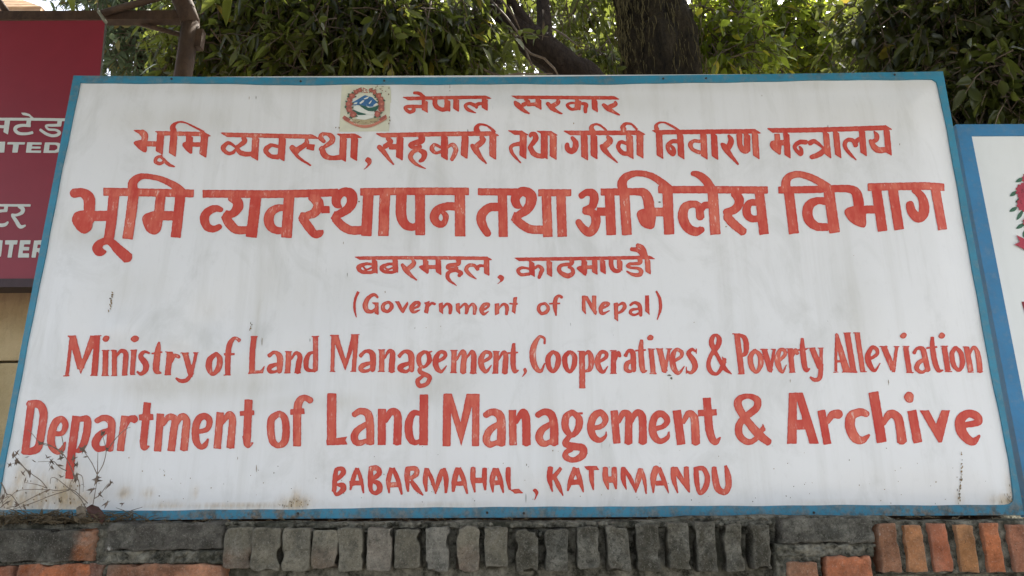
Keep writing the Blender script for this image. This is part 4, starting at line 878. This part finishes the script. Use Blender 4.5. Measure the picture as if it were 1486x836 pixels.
for k in range(11): disc(340 + k*28, 636 + 26*math.sin((k+1)/12*math.pi), 7, 0, .0040, 5, .4)
for k in range(14): disc(random.uniform(640, 850), random.uniform(105, 190), random.uniform(4, 10), 8, .0041, 5, .5)
for (x, y) in ((838, 655), (850, 610), (830, 235), (120, 700), (75, 700), (845, 560)): disc(x, y, 9, 8, .0042, 6, .5, 14)
em.build('emblem_sticker', E_M, sg)
tag(sg, 'large white signboard with hand-painted red Nepali and English lettering and blue border', 'sign')

# ---- white board with deep blue frame, right edge of the picture ----
YR = .05
rb = empty('signboard', (2.3, YR, ZB))
z1 = at(1385, 181.5, YR)[2]; xl = at(1386, 182, YR)[0]; zb2 = ZB - .002; xr2 = xl + 2.4
xi = at(1409, 199, YR)[0]; zi = at(1409, 198, YR)[2]; bwid = xi - xl
b = MB(); y0, y1 = YR - .004, YR + .035
b.box(xl, xi, y0, y1, zb2, z1); b.box(xr2-bwid, xr2, y0, y1, zb2, z1); b.box(xi, xr2-bwid, y0, y1, zi, z1); b.box(xi, xr2-bwid, y0, y1, zb2, zb2 + (z1-zi)*1.3)
o = b.build('border', M_BLUE2, rb); a = o.data.attributes.new('wear', 'FLOAT', 'POINT'); a.data.foreach_set('value', np.full(len(o.data.vertices), .10, np.float32))
b = MB(); b.box(xi-.01, xr2-bwid+.01, YR, YR+.02, zb2+.02, zi+.01); b.build('sheet', M_WHITE2, rb)
W2 = MB(); WX, WY, WS = 1440, 230, 5.975
def wp(pts, m, lift): poly_obj_add(W2, [(WX + p[0]/WS, WY + p[1]/WS) for p in pts][::-1], YR, lift, m)
def blossom(cx, cy, r, n, lift):
    wp([(cx + math.cos(q)*r*(1.0 if k % 2 == 0 else .78) + random.uniform(-3, 3), cy + math.sin(q)*r*(1.0 if k % 2 == 0 else .78)) for k, q in enumerate(np.linspace(0, 2*math.pi, n, endpoint=False))], 0, lift)
    for k in range(7):
        q = random.uniform(0, 6.28); d = r*random.uniform(.1, .6); wp([(cx + d*math.cos(q) + 8*math.cos(t), cy + d*math.sin(q) + 5*math.sin(t)) for t in (0, 1.3, 2.5, 3.8, 5)], 2, lift + .0004)
def wleaf(x, y, ang, L, w, lift):
    c, s = math.cos(ang), math.sin(ang)
    wp([(x + L*t*c - w*h*s, y + L*t*s + w*h*c) for t, h in ((0, 0), (.2, .7), (.5, 1), (.8, .6), (1, 0), (.8, -.6), (.5, -1), (.2, -.7))], 1, lift)
for (x, y, an, L) in ((275, 170, 2.7, 85), (215, 285, 2.55, 80), (290, 325, 2.6, 110), (215, 425, 2.65, 80), (265, 450, 2.15, 105), (280, 565, 2.6, 90), (270, 690, -1.35, 80)): wleaf(x, y, an, L, 18, .0012)
EC = (560, 330)                        # the rest of the wreath closes beyond the edge of the picture
for k, (x, y, r) in enumerate(((305, 180, 58), (265, 283, 74), (275, 395, 76), (315, 555, 62))): blossom(x, y, r, 22, .0016 + k*.0006)
for k in range(11):
    q = -2.6 + k*.46; x, y = EC[0] + 270*math.cos(q), EC[1] + 285*math.sin(q)
    if x > 380: wleaf(x, y, q, 110, 18, .0012); blossom(x, y, 62, 22, .0040 + k*.0006)
wp([(200, 668), (270, 700), (420, 760), (420, 850), (330, 830), (235, 775), (180, 750), (232, 728)], 0, .0040)
wp([(420, 762), (700, 790), (700, 880), (420, 852)], 0, .0040)
W2.build('emblem', [mat_flat('blossom_red', (.38, .035, .060), .5, .15, 40), mat_flat('leaf_green', (.045, .13, .075), .5, .15, 40), mat_flat('blossom_dark', (.20, .02, .035), .5, .1, 40)], rb)
b = MB(); poly_obj_add(b, [(1482, 438), (1487, 456), (1720, 450), (1720, 434)], YR, .0012); poly_obj_add(b, [(1500, 455.5), (1512, 455.2), (1518, 500), (1504, 492)], YR, .0012); b.build('lettering', mat_flat('crimson_lettering', (.22, .02, .03), .5, .1, 40), rb)
tag(rb, 'white board in a deep blue frame with a red flower wreath, at the right edge', 'sign')

# ---- maroon board, left ----
YM = .42
rd = empty('signboard', (-1.6, YM, 2.4))
A_ = at_many([(152.5, 30), (144.5, 112)], YM); zt_ = at(70, 30, YM)[2]; zb_ = at(30, 405, YM)[2]
sl = (A_[0][0]-A_[1][0])/(A_[0][2]-A_[1][2]); xT = A_[0][0]; xB = xT - sl*(zt_-zb_)
b = MB(); v0 = [(-4, YM, zb_), (xB, YM, zb_), (xT, YM, zt_), (-4, YM, zt_)]; v1 = [(x, y+.010, z) for x, y, z in v0]
b.add(v0+v1, [(0, 1, 2, 3), (7, 6, 5, 4), (1, 0, 4, 5), (2, 1, 5, 6), (3, 2, 6, 7), (0, 3, 7, 4)]); b.build('sheet', M_MAROON, rd)
b = MB(); b.box(-4, xB+.004, YM-.012, YM+.055, zb_-.03, zb_-.002); b.build('bottom_rail', mat_flat('dark_rail', (.05, .03, .035), .6), rd)
b = MB(); b.tube([(xT+.001, YM+.004, zt_), (xB+.001, YM+.004, zb_)], .0045, 6); b.build('edge_trim', mat_flat('grey_trim', (.09, .09, .08), .5), rd)
on_red = lambda V: at_many(V, YM) - np.array([[0, .0012, 0]])
paint_film('lettering', parse(TEXT['red_hindi']), M_PALE, rd, on_red, .8, .06)
paint_film('lettering', parse(TEXT['red_latin']), M_PALE, rd, on_red, .8, .03)
tag(rd, 'maroon board with pale Nepali and English lettering, partly hidden at the left', 'sign')

# ---- rusty pipe frame behind the maroon board ----
YF = .50
pf = empty('pipe_frame', tuple(at(274, 110, YF) * (1, 1, 0)))
p0 = at(275, 30, YF); p1 = at(274, 112, YF)
b = MB(); b.tube([(p0[0], YF, 0), (p0[0], YF, 1.5), (p0[0]+.004, YF, p1[2]), (p0[0]+.006, YF, p0[2]-.01)], .031, 12); b.build('post', PIPE, pf, True)
b = MB(); q0 = at(-60, 24, YF); q1 = at(268, 24.5, YF); b.box(-4.2, q1[0], YF-.02, YF+.02, q1[2]-.022, q1[2]+.014); b.build('beam', PIPE, pf)
b = MB(); b.tube([at(277, 34, YF), at(268, 10, YF-.02), at(252, -25, YF-.05), at(236, -70, YF-.1)], [.033, .034, .033, .033], 12); b.build('elbow_pipe', PIPE, pf, True)
for L_, r_ in (([at(150, 19, YF-.03), at(232, -4, YF-.06), at(330, -30, YF-.1)], .013), ([at(190, 31, YF+.02), at(268, 52, YF+.02)], .009), ([at(-8, -8, YF+.04), at(11, 20, YF)], .012)):
    b = MB(); b.tube(L_, r_, 8); b.build('brace', PIPE, pf, True)
b = MB(); b.tube([at(143, 17, YF-.05), at(148, 24, YF-.06), at(151, 29, YF-.09), at(154, 33, YF-.09)], .006, 6); b.build('tie_strap', mat_flat('frayed_strap', (.22, .22, .17), .9), pf, True)
b = MB(); b.box(at(284, 50, YF)[0], at(295, 50, YF)[0], YF-.01, YF+.02, at(284, 70, YF)[2], at(284, 44, YF)[2]); b.build('clamp', PIPE, pf)
tag(pf, 'rusty brown pipe frame with post, beam and braces above the maroon board', 'frame')
# ================================================================= trees ====
def leaf_mesh(name, P, Dv, Nv, L, Wd, mat, parent, cols, droop=.25):
    """P base points, Dv directions, Nv side vectors (all n x 3): folded, bent, pointed leaves, one mesh"""
    n = len(P); Dv = Dv/np.linalg.norm(Dv, axis=1)[:, None]; Sv = np.cross(Dv, Nv); Sv /= np.linalg.norm(Sv, axis=1)[:, None]+1e-9; U = np.cross(Sv, Dv)
    L = L[:, None]; Wd = Wd[:, None]; dz = np.array([[0, 0, -1.0]])*L*droop*rng.uniform(.3, 1.4, (n, 1))
    fold = rng.uniform(.05, .30, (n, 1))*Wd
    v = [P, P + Dv*L*.30 + Sv*Wd*.46 + U*fold + dz*.1, P + Dv*L*.30 + dz*.1, P + Dv*L*.30 - Sv*Wd*.46 + U*fold + dz*.1,
         P + Dv*L*.66 + Sv*Wd*.40 + U*fold*.9 + dz*.45, P + Dv*L*.66 + dz*.45, P + Dv*L*.66 - Sv*Wd*.40 + U*fold*.9 + dz*.45, P + Dv*L + dz]
    V = np.stack(v, 1).reshape(-1, 3); base = np.arange(n)[:, None]*8
    quads = np.concatenate([base + np.array([[1, 4, 5, 2]]), base + np.array([[2, 5, 6, 3]])], 0); tris = np.concatenate([base + np.array([[a]]) for a in ((0, 1, 2), (0, 2, 3), (4, 7, 5), (5, 7, 6))], 0).reshape(-1, 3)
    me = bpy.data.meshes.new(name); off = np.array(parent.location); V = V-off
    nl = len(quads)*4 + len(tris)*3; me.vertices.add(len(V)); me.vertices.foreach_set('co', V.ravel().astype(np.float32))
    me.loops.add(nl); me.loops.foreach_set('vertex_index', np.concatenate([quads.ravel(), tris.ravel()]).astype(np.int32))
    me.polygons.add(len(quads)+len(tris)); st = np.concatenate([np.arange(len(quads))*4, len(quads)*4 + np.arange(len(tris))*3]); me.polygons.foreach_set('loop_start', st.astype(np.int32))
    me.update(calc_edges=True); me.materials.append(mat)
    me.polygons.foreach_set('use_smooth', np.ones(len(me.polygons), bool))
    a = me.attributes.new('leafcol', 'FLOAT_COLOR', 'POINT'); c = np.repeat(np.c_[cols, np.zeros(n), np.ones(n)], 8, 0); a.data.foreach_set('color', c.ravel().astype(np.float32))
    o = bpy.data.objects.new(name, me); COL.objects.link(o); o.parent = parent; return o
def crown(parent, vols, ntwig, per, L, Wr, mat, yellow=.04, droop=.3, twig_r=.0035, name='crown', twigs=True, hang=.35, anchor=None):
    """leaf clumps on twigs scattered through ellipsoid volumes (cx,cy,cz,rx,ry,rz,weight)"""
    w = np.array([v[6] for v in vols], float); w /= w.sum(); ids = rng.choice(len(vols), ntwig, p=w)
    c = np.array([vols[i][:3] for i in ids]); r = np.array([vols[i][3:6] for i in ids])
    d = rng.normal(size=(ntwig, 3)); d /= np.linalg.norm(d, axis=1)[:, None]; rad = rng.random((ntwig, 1))**.42
    B = c + d*r*rad; out = d*.5 + rng.normal(size=(ntwig, 3))*.55 + np.array([[0, 0, -hang]]); out /= np.linalg.norm(out, axis=1)[:, None]
    tl = L*rng.uniform(1.6, 4.0, ntwig)
    tone_t = np.clip(rng.normal(.45, .25, ntwig), 0, 1)
    Ps, Ds, Ns, Cs = [], [], [], []
    for k in range(per):
        t = (k + rng.random(ntwig))/per; bend = np.array([[0, 0, -1.0]])*(t**2)[:, None]*tl[:, None]*.35
        p = B + out*(t*tl)[:, None] + bend
        side = rng.normal(size=(ntwig, 3)); dd = out*.55 + side*.75 + np.array([[0, 0, -hang*.8]])
        Ps.append(p); Ds.append(dd); Ns.append(rng.normal(size=(ntwig, 3)) + np.array([[0, 0, 1.2]]))
        Cs.append(np.c_[np.clip(tone_t + rng.normal(0, .18, ntwig), 0, 1), (rng.random(ntwig) < yellow)*rng.uniform(.4, 1, ntwig)])
    P, D, N, C = map(np.vstack, (Ps, Ds, Ns, Cs)); n = len(P)
    Ls = L*rng.uniform(.45, 1.5, n); leaf_mesh(name, P, D, N, Ls, Ls*Wr*rng.uniform(.75, 1.2, n), mat, parent, C, droop)
    if twigs:
        tw = MB()
        for i in range(ntwig):
            pts = [B[i] + out[i]*tl[i]*t + np.array([0, 0, -1])*t*t*tl[i]*.35 for t in (-.6, 0, .5, 1)]
            tw.tube(pts, [twig_r*1.3, twig_r, twig_r*.7, twig_r*.4], 3, 0, False)
        tw.build('twigs', TWIG, parent, True)
def vol(px, py, Y, rx, ry, rz, w=1): c = at(px, py, Y); return (c[0], c[1], c[2], rx, ry, rz, w)
def trunk(parent, pts, rads, mat, name='trunk', n=18, rough=.12):
    P = crom(np.array([np.r_[p, r] for p, r in zip(pts, rads)]), 10); mb = MB(); mb.tube([p[:3] for p in P], [p[3] for p in P], n, 0, True)
    V = np.array(mb.v)
    for i, p in enumerate(V):
        k = P[min(i//n, len(P)-1)]; d = p - k[:3]; q = mnoise.noise(Vector((p[0]*7, p[1]*7, p[2]*2.2)))*.7 + mnoise.noise(Vector(p)*19)*.35
        V[i] = k[:3] + d*(1 + rough*q*1.6)
    return mesh_obj(name, V, mb.f, mat, parent, True)
limbs = lambda parent, L, mat: [trunk(parent, p, r, mat, 'limb', 10, .1) for p, r in L]

# 1. old mossy tree in the middle
YT = 2.0
t1 = empty('tree', tuple(at(958, 110, YT)*(1, 1, 0))); c = at(958, 110, YT)
up = at(932, -60, YT); rt = .205
trunk(t1, [(c[0]+.02, YT, 0), (c[0]+.01, YT, 1.6), c, tuple(at(948, 40, YT)), tuple(up), (up[0]-.1, YT+.1, up[2]+1.2), (up[0]-.3, YT+.3, up[2]+2.8)], [.33, .24, .212, .205, .21, .2, .12], BARK_MOSS, 'trunk', 48, .20)
limbs(t1, [([(up[0]-.05, YT, up[2]+.5), (up[0]-.9, YT-.5, up[2]+1.5), (up[0]-2.2, YT-1.0, up[2]+2.2)], [.12, .08, .03]), ([(up[0], YT, up[2]+.8), (up[0]+1.0, YT-.3, up[2]+1.8), (up[0]+2.4, YT-.9, up[2]+2.3)], [.12, .08, .03]), ([(up[0]-.1, YT+.1, up[2]+1.2), (up[0]+.2, YT+1.2, up[2]+2.4), (up[0]+.5, YT+2.4, up[2]+3.0)], [.12, .08, .03])], BARK_DARK)
ms = MB()                              # fringe of moss and rootlets hanging on the bark
for k in range(1500):
    zz = random.uniform(c[2]-.5, up[2]+.3); q = random.uniform(math.pi*.95, 2.05*math.pi); rr = rt*random.uniform(.99, 1.10)
    f_ = (zz-c[2])/(up[2]-c[2]); xx = c[0] + (up[0]-c[0])*f_
    s0 = np.array([xx + rr*math.cos(q), YT + rr*math.sin(q), zz]); ln = random.uniform(.03, .11)
    if random.random() < .45: s0[0] = xx - rr*random.uniform(.75, 1.22) if random.random() < .6 else xx + rr*random.uniform(.8, 1.1)
    ms.tube([s0, s0 + (random.uniform(-.006, .006), -.010, -ln*.5), s0 + (random.uniform(-.014, .014), -.006, -ln)], [.0028, .0022, .0008], 3, 0, False)
ms.build('moss_fringe', MOSS, t1)
crown(t1, [(up[0]-.8, YT+.9, up[2]+3.4, 2.2, 1.6, 1.0, .6), (up[0]-2.2, YT-.6, up[2]+2.4, 1.8, 1.4, .8, 1), (up[0]+2.0, YT-1.0, up[2]+2.3, 1.4, .9, .5, .5), (-1.1, -1.5, 4.05, 2.3, 2.2, .36, 4.8), (1.4, -1.5, 4.15, 1.9, 2.0, .36, 2.9), vol(905, 45, 2.6, .35, .3, .4, .22)], 5000, 8, .115, .42, LEAF_A, .03, twigs=False)  # the two forward clumps, out of view, are added to shade the board's top
tag(t1, 'old tree with a thick mossy trunk rising behind the middle of the white signboard', 'tree')

# 2. leaning dark tree left of it
YL = 1.6
t2 = empty('tree', tuple(at(870, 160, YL)*(1, 1, 0)))
b0 = at(845, 118, YL)
trunk(t2, [(b0[0]+.75, YL+.2, 0), (b0[0]+.5, YL+.1, 1.7), at(875, 175, YL), at(822, 100, YL), at(775, 62, YL), at(722, 20, YL-.05), at(665, -30, YL-.1), at(600, -110, YL-.1)], [.16, .13, .098, .088, .08, .062, .055, .04], BARK_DARK, 'trunk', 16, .14)
limbs(t2, [([at(790, 75, YL), at(790, 40, YL+.05), at(786, -20, YL+.1), at(780, -120, YL+.2)], [.055, .042, .036, .03]), ([at(775, 62, YL), at(764, 35, YL-.05), at(742, 5, YL-.1), at(715, -40, YL-.2)], [.05, .036, .028, .024])], BARK_DARK)
tw = MB()
for L in ([(745, 50), (760, 68), (770, 78), (790, 85), (805, 100), (812, 113)], [(762, 70), (770, 92), (781, 108)], [(688, 92), (710, 105), (728, 111), (752, 107), (802, 107)], [(712, 0), (735, 25), (752, 48), (758, 60)], [(728, 0), (745, 22), (757, 48)], [(640, 40), (668, 60), (690, 62)], [(570, 15), (600, 40), (640, 48)], [(788, 15), (789, 35), (787, 58)], [(800, 40), (820, 52), (840, 68)], [(640, 85), (655, 102)]):
    tw.tube([at(x, y, 1.25 + .1*math.sin(x)) for x, y in L], [.0055]*(len(L)-1) + [.002], 5, 0, False)
tw.build('bare_twigs', TWIG, t2, True)
tw = MB()
crown(t2, [vol(640, 55, 1.4, .36, .30, .26, 2.4), vol(560, 65, 1.3, .40, .30, .28, 3), vol(500, 30, 1.5, .40, .30, .24, 2), vol(780, 10, 2.1, .4, .3, .3, 1.0), vol(870, 82, 1.9, .12, .16, .10, .35), vol(560, -60, 1.4, .8, .4, .2, .15)], 1000, 9, .066, .36, LEAF_A, .03, .45, hang=.55)
tag(t2, 'leaning dark tree with forked limbs and drooping narrow leaves, left of the mossy trunk', 'tree')

# 3. dense dark green tree, left
t3 = empty('tree', tuple(at(400, 200, 1.7)*(1, 1, 0)))
q = at(400, 150, 1.8)
trunk(t3, [(q[0], 1.9, 0), (q[0], 1.9, 1.5), (q[0]+.1, 1.9, 2.8), (q[0]+.05, 1.95, 4.6)], [.11, .10, .08, .03], BARK_DARK, 'trunk', 14)
crown(t3, [vol(420, 55, 1.5, .55, .45, .45, 3), vol(345, 60, 1.6, .35, .4, .45, 2.2), vol(320, 110, 1.7, .3, .4, .3, 1), vol(480, 80, 1.3, .45, .35, .3, 2.2), vol(400, 10, 1.6, .6, .35, .22, 1.4), vol(400, -50, 1.5, .8, .4, .2, .15)], 1500, 9, .056, .40, LEAF_A, .01, .4, twigs=True, hang=.5)
tag(t3, 'dense dark green tree behind the upper left part of the white signboard', 'tree')

# 4. bright broad-leaved tree, right of the mossy trunk
t4 = empty('tree', tuple(at(1130, 200, 2.6)*(1, 1, 0)))
q = at(1185, 110, 2.8)
trunk(t4, [(q[0]-.1, 2.9, 0), (q[0]-.05, 2.9, 1.8), q, at(1172, 40, 2.8), at(1160, -60, 2.9)], [.11, .085, .06, .05, .03], BARK_DARK, 'trunk', 14)
limbs(t4, [([at(1185, 100, 2.8), at(1215, 50, 2.7), at(1238, -20, 2.8)], [.045, .035, .02]), ([at(1172, 60, 2.8), at(1110, 15, 2.6), at(1060, -30, 2.5)], [.035, .022, .012])], BARK_DARK)
crown(t4, [vol(1050, 55, 2.2, .28, .3, .40, 2.2), vol(1110, 45, 2.6, .40, .4, .45, 2.4), vol(1200, 50, 2.7, .40, .4, .45, 2.0), vol(1090, -10, 2.4, .6, .35, .2, .8), vol(1230, 90, 2.4, .25, .3, .25, 1.0), vol(1160, -50, 2.6, .8, .5, .2, .1)], 1000, 8, .062, .52, LEAF_B, .05, .25, hang=.25)
tag(t4, 'bright broad-leaved tree with yellow-green leaves just right of the mossy trunk', 'tree')

# 5. dark bush-like tree at the far right
t5 = empty('tree', tuple(at(1430, 250, 1.1)*(1, 1, 0)))
q = at(1425, 170, 1.1)
trunk(t5, [(q[0], 1.15, 0), (q[0], 1.15, 1.4), (q[0]+.03, 1.1, 2.6), (q[0]-.05, 1.1, 3.7)], [.07, .06, .045, .02], BARK_DARK, 'trunk', 12)
crown(t5, [vol(1340, 60, 1.2, .30, .32, .34, 2.4), vol(1420, 60, .9, .24, .28, .42, 2.8), vol(1430, 150, .8, .24, .25, .26, 2.2), vol(1470, 110, 1.0, .18, .3, .3, 1.2), vol(1290, 30, 1.4, .28, .3, .3, 1.2), vol(1400, 0, 1.1, .4, .3, .2, 1.0), vol(1400, -60, 1.1, .5, .4, .2, .15)], 1350, 8, .056, .52, LEAF_C, .01, .4, hang=.5)
tag(t5, 'dark large-leaved tree at the upper right corner above the blue-framed board', 'tree')

# 6. paler tree further off, left, seen between the maroon board and the post
t6 = empty('tree', tuple(at(205, 150, 4.2)*(1, 1, 0)))
q = at(225, 120, 4.3)
trunk(t6, [(q[0], 4.4, 0), (q[0], 4.4, 2.5), (q[0]-.1, 4.3, 4.2), (q[0]-.2, 4.3, 6)], [.13, .11, .08, .03], BARK_DARK, 'trunk', 12)
limbs(t6, [([at(262, 125, 4.3), at(258, 85, 4.3), at(250, 45, 4.3), at(248, -20, 4.3)], [.05, .045, .035, .02])], BARK_DARK)
crown(t6, [vol(205, 70, 4.2, .42, .6, .50, 3), vol(165, 5, 4.4, .42, .5, .22, 1.6), vol(230, 20, 4.2, .5, .6, .4, 2), vol(210, -40, 4.4, .5, .5, .3, .5)], 900, 8, .072, .42, LEAF_D, .05, .35, twigs=True, hang=.4)
tag(t6, 'paler tree further back between the maroon board and the rusty post', 'tree')

# 7. trees further back that close the gaps
def back_tree(px, Y, vols, n, label, mat=LEAF_C, tr=.14, L=.105):
    t = empty('tree', tuple(at(px, 150, Y)*(1, 1, 0))); q = at(px, 120, Y)
    trunk(t, [(q[0], Y, 0), (q[0]+.05, Y, 2), (q[0], Y, q[2]), tuple(at(px+4, 20, Y)), (q[0]+.1, Y, q[2]+2.6)], [tr*1.2, tr, tr*.9, tr*.8, tr*.3], BARK_DARK, 'trunk', 12)
    crown(t, vols, n, 8, L, .45, mat, .03, .35, twigs=False, hang=.35); tag(t, label, 'tree', 'trees in the background')
back_tree(834, 3.6, [vol(700, 60, 3.8, .8, .5, .5, 2), vol(850, 60, 4.2, .5, .5, .6, 1.6), vol(780, -80, 3.9, 1.4, .5, .3, .3)], 330, 'tree with a dark bare trunk in the gap left of the mossy trunk, further back', LEAF_C, .13)
back_tree(1090, 5.2, [vol(1080, 85, 5.2, .9, .5, .45, 2), vol(1230, 85, 5.4, .6, .5, .45, 1.2)], 170, 'tree showing between the bright leaves, well behind the right half of the signboard', LEAF_D, .12)
back_tree(1470, 3.4, [vol(1440, 110, 3.4, .5, .5, .7, 2), vol(1370, 60, 3.6, .5, .5, .6, 1.4), vol(1400, 190, 3.2, .6, .4, .4, 1.4), vol(1400, -110, 3.6, 1.0, .5, .3, .3)], 330, 'shadowy tree behind the large-leaved tree in the upper right corner', LEAF_C, .10)
back_tree(470, 4.4, [vol(420, 50, 4.4, 1.0, .6, .7, 2), vol(580, 60, 4.4, .8, .6, .7, 2), vol(480, -90, 4.4, 1.2, .5, .3, .3)], 400, 'tree deep behind the dense dark green foliage at the upper left', LEAF_C, .13)

# ======================================================== weeds and litter ==
def weed(label, stems, leaves, Yb, group=None, r=.0009):
    p = empty('dry_weed', tuple(at(stems[0][0][0]/5.972, 630 + stems[0][0][1]/5.972, Yb))); mb = MB(); lf = MB()
    for L in stems:
        dy = random.uniform(-.012, .012); P = [np.r_[at(x/5.972, 630 + y/5.972, Yb + dy*i/len(L))] for i, (x, y) in enumerate(L)]
        P = crom(P, 4) if len(P) > 2 else P; n = len(P)
        mb.tube(P, [max(.0006, r*(1.25-.7*i/n)) for i in range(n)], 5, 0, False)
    for (x, y, s) in leaves:
        for k in range(random.randint(1, 3)):
            c = at((x + random.uniform(-10, 10))/5.972, 630 + (y + random.uniform(-10, 10))/5.972, Yb + random.uniform(-.01, .01)); a = random.uniform(0, 6.28); d = np.array([math.cos(a), random.uniform(-.4, .4), math.sin(a)])*s*.00068; w = np.array([-math.sin(a), random.uniform(-.6, .6), math.cos(a)])*s*.00016
            lf.add([c-d, c+w+(0, -.001, 0), c+d, c-w+(0, .001, 0)], [(0, 1, 2), (0, 2, 3)])
    mb.build('stem', WEED, p, True); lf.build('withered_leaves', WEED_LEAF, p); tag(p, label, 'weed', group)
weed('dried weed with forked upright stems, on the wall beside the dark brown leaf', [[(800, 640), (815, 560), (835, 440), (842, 375)], [(842, 350), (795, 250), (735, 160), (715, 130)], [(845, 350), (846, 260), (848, 160)], [(845, 350), (895, 260), (920, 150), (905, 70), (880, -20)], [(920, 150), (1010, 30), (1085, -40), (1130, -60)], [(815, 560), (865, 525), (930, 440), (960, 415)]],
     [(838, 385, 20), (838, 400, 18), (720, 130, 20), (742, 190, 12), (798, 485, 16), (865, 525, 12), (938, 450, 16), (960, 420, 10), (920, 130, 9), (885, -10, 12), (846, 230, 6), (920, 605, 16), (1058, 604, 9)], -.05)
weed('sprawling dried weed with long tangled stems over the lower left of the signboard', [[(745, 645), (690, 550), (620, 490), (605, 450), (620, 405), (650, 375)], [(650, 372), (600, 260), (545, 170), (470, 115), (350, 80), (290, 10), (240, -40)], [(650, 380), (685, 420), (686, 560)], [(672, 345), (710, 365), (722, 430), (720, 500)], [(760, 600), (690, 530), (620, 482), (500, 490), (400, 480), (180, 485), (100, 530), (20, 600)], [(410, 470), (350, 400), (280, 350), (210, 290), (150, 250), (80, 265)], [(580, 320), (520, 290), (470, 240), (440, 235), (330, 240)], [(600, 485), (450, 530), (300, 590), (180, 630), (70, 668)], [(430, 478), (300, 540), (160, 612), (60, 640)], [(535, 20), (548, 100), (535, 200)], [(350, 80), (430, 95), (545, 170)], [(620, 490), (560, 440), (480, 380), (440, 385), (435, 430)], [(250, 340), (150, 220), (115, 180)], [(410, 470), (330, 440), (220, 420)]],
     [(350, 78, 14), (260, 350, 16), (205, 340, 13), (215, 405, 13), (445, 235, 15), (445, 285, 13), (412, 198, 12), (510, 280, 14), (300, 240, 10), (530, 205, 15), (650, 375, 20), (145, 245, 14), (115, 185, 14), (150, 165, 12), (240, 205, 8), (645, 215, 15), (660, 265, 13), (410, 490, 15), (540, 160, 12), (530, 370, 10), (85, 265, 10)], -.06)
weed('low dried weed with bent straw-like stems at the far left end of the wall', [[(-40, 640), (40, 540), (20, 430)], [(20, 440), (60, 520), (100, 530), (160, 612), (200, 680)], [(10, 420), (45, 480), (60, 540)], [(-60, 560), (-10, 540), (30, 620)], [(-80, 600), (-20, 500), (0, 420)]], [(30, 620, 14), (70, 600, 14), (20, 540, 12), (150, 610, 12), (220, 635, 14), (45, 545, 10)], -.055)
def dry_leaf(pts, mat, label, Yb, curl):
    P = np.array([(x/5.972, 630 + y/5.972) for x, y in pts]); c = P.mean(0); A = []; n = len(P)
    for p in np.vstack([P, [c]]):
        q = at(p[0], p[1], Yb); A.append((q[0], q[1] - curl*(p[0]-c[0])*.0016 - .004*math.sin(p[1]), q[2]))
    V = A + [(x, y+.0015, z) for x, y, z in A]; F = [(k, n, (k+1) % n) for k in range(n)] + [((k+1) % n + n+1, 2*n+1, k+n+1) for k in range(n)] + [(k, (k+1) % n, (k+1) % n+n+1, k+n+1) for k in range(n)]
    o = mesh_obj('dry_leaf', np.array(V), F, mat, None, True); tag(o, label, 'leaf')
dry_leaf([(655, 760), (648, 700), (660, 640), (680, 622), (720, 625), (752, 650), (748, 700), (738, 770), (700, 778)], mat_flat('tan_leaf', (.20, .165, .12), .8, .25, 50), 'pale tan dry leaf standing on the wall beside a dark brown one', -.075, .35)
dry_leaf([(770, 640), (800, 610), (850, 630), (885, 680), (895, 720), (878, 785), (850, 770), (800, 720), (775, 690)], mat_flat('brown_leaf', (.085, .04, .032), .7, .35, 50, .4), 'dark brown curled dry leaf standing on the wall beside a pale one', -.07, -.5)
# litter of dry grass along the top of the wall
lt = MB()
for k in range(650):
    px = random.triangular(-30, 250, 20) if random.random() < .8 else random.uniform(250, 1480); z0 = zt + random.uniform(-.002, .016 if px < 200 else .004); c0 = at(px, 758, -.07); y = random.uniform(-.10, -.02)
    a = random.uniform(0, math.pi*2); ln = random.uniform(.01, .05 if px < 250 else .02); d = np.array([math.cos(a)*ln, math.sin(a)*ln*.5, random.uniform(-.2, .45)*ln*(1 if px < 250 else .4)])
    p = np.array([c0[0], y, z0 + .002]); lt.tube([p, p + d*.5 + (0, 0, .003), p + d], [.0011, .0010, .0005], 3, 0, False)
for k in range(90):
    px = random.triangular(-30, 200, 10); c0 = at(px, 758, -.07); p = np.array([c0[0], random.uniform(-.10, -.04), zt + random.uniform(0, .012)]); s = random.uniform(.003, .008)
    lt.add([p + rng.normal(size=3)*s for _ in range(4)], [(0, 1, 2), (0, 2, 3), (0, 3, 1), (1, 3, 2)])
tag(lt.build('dry_grass_litter', STRAW), 'brown litter of dry grass along the top of the brick wall', 'litter', None, 'stuff')
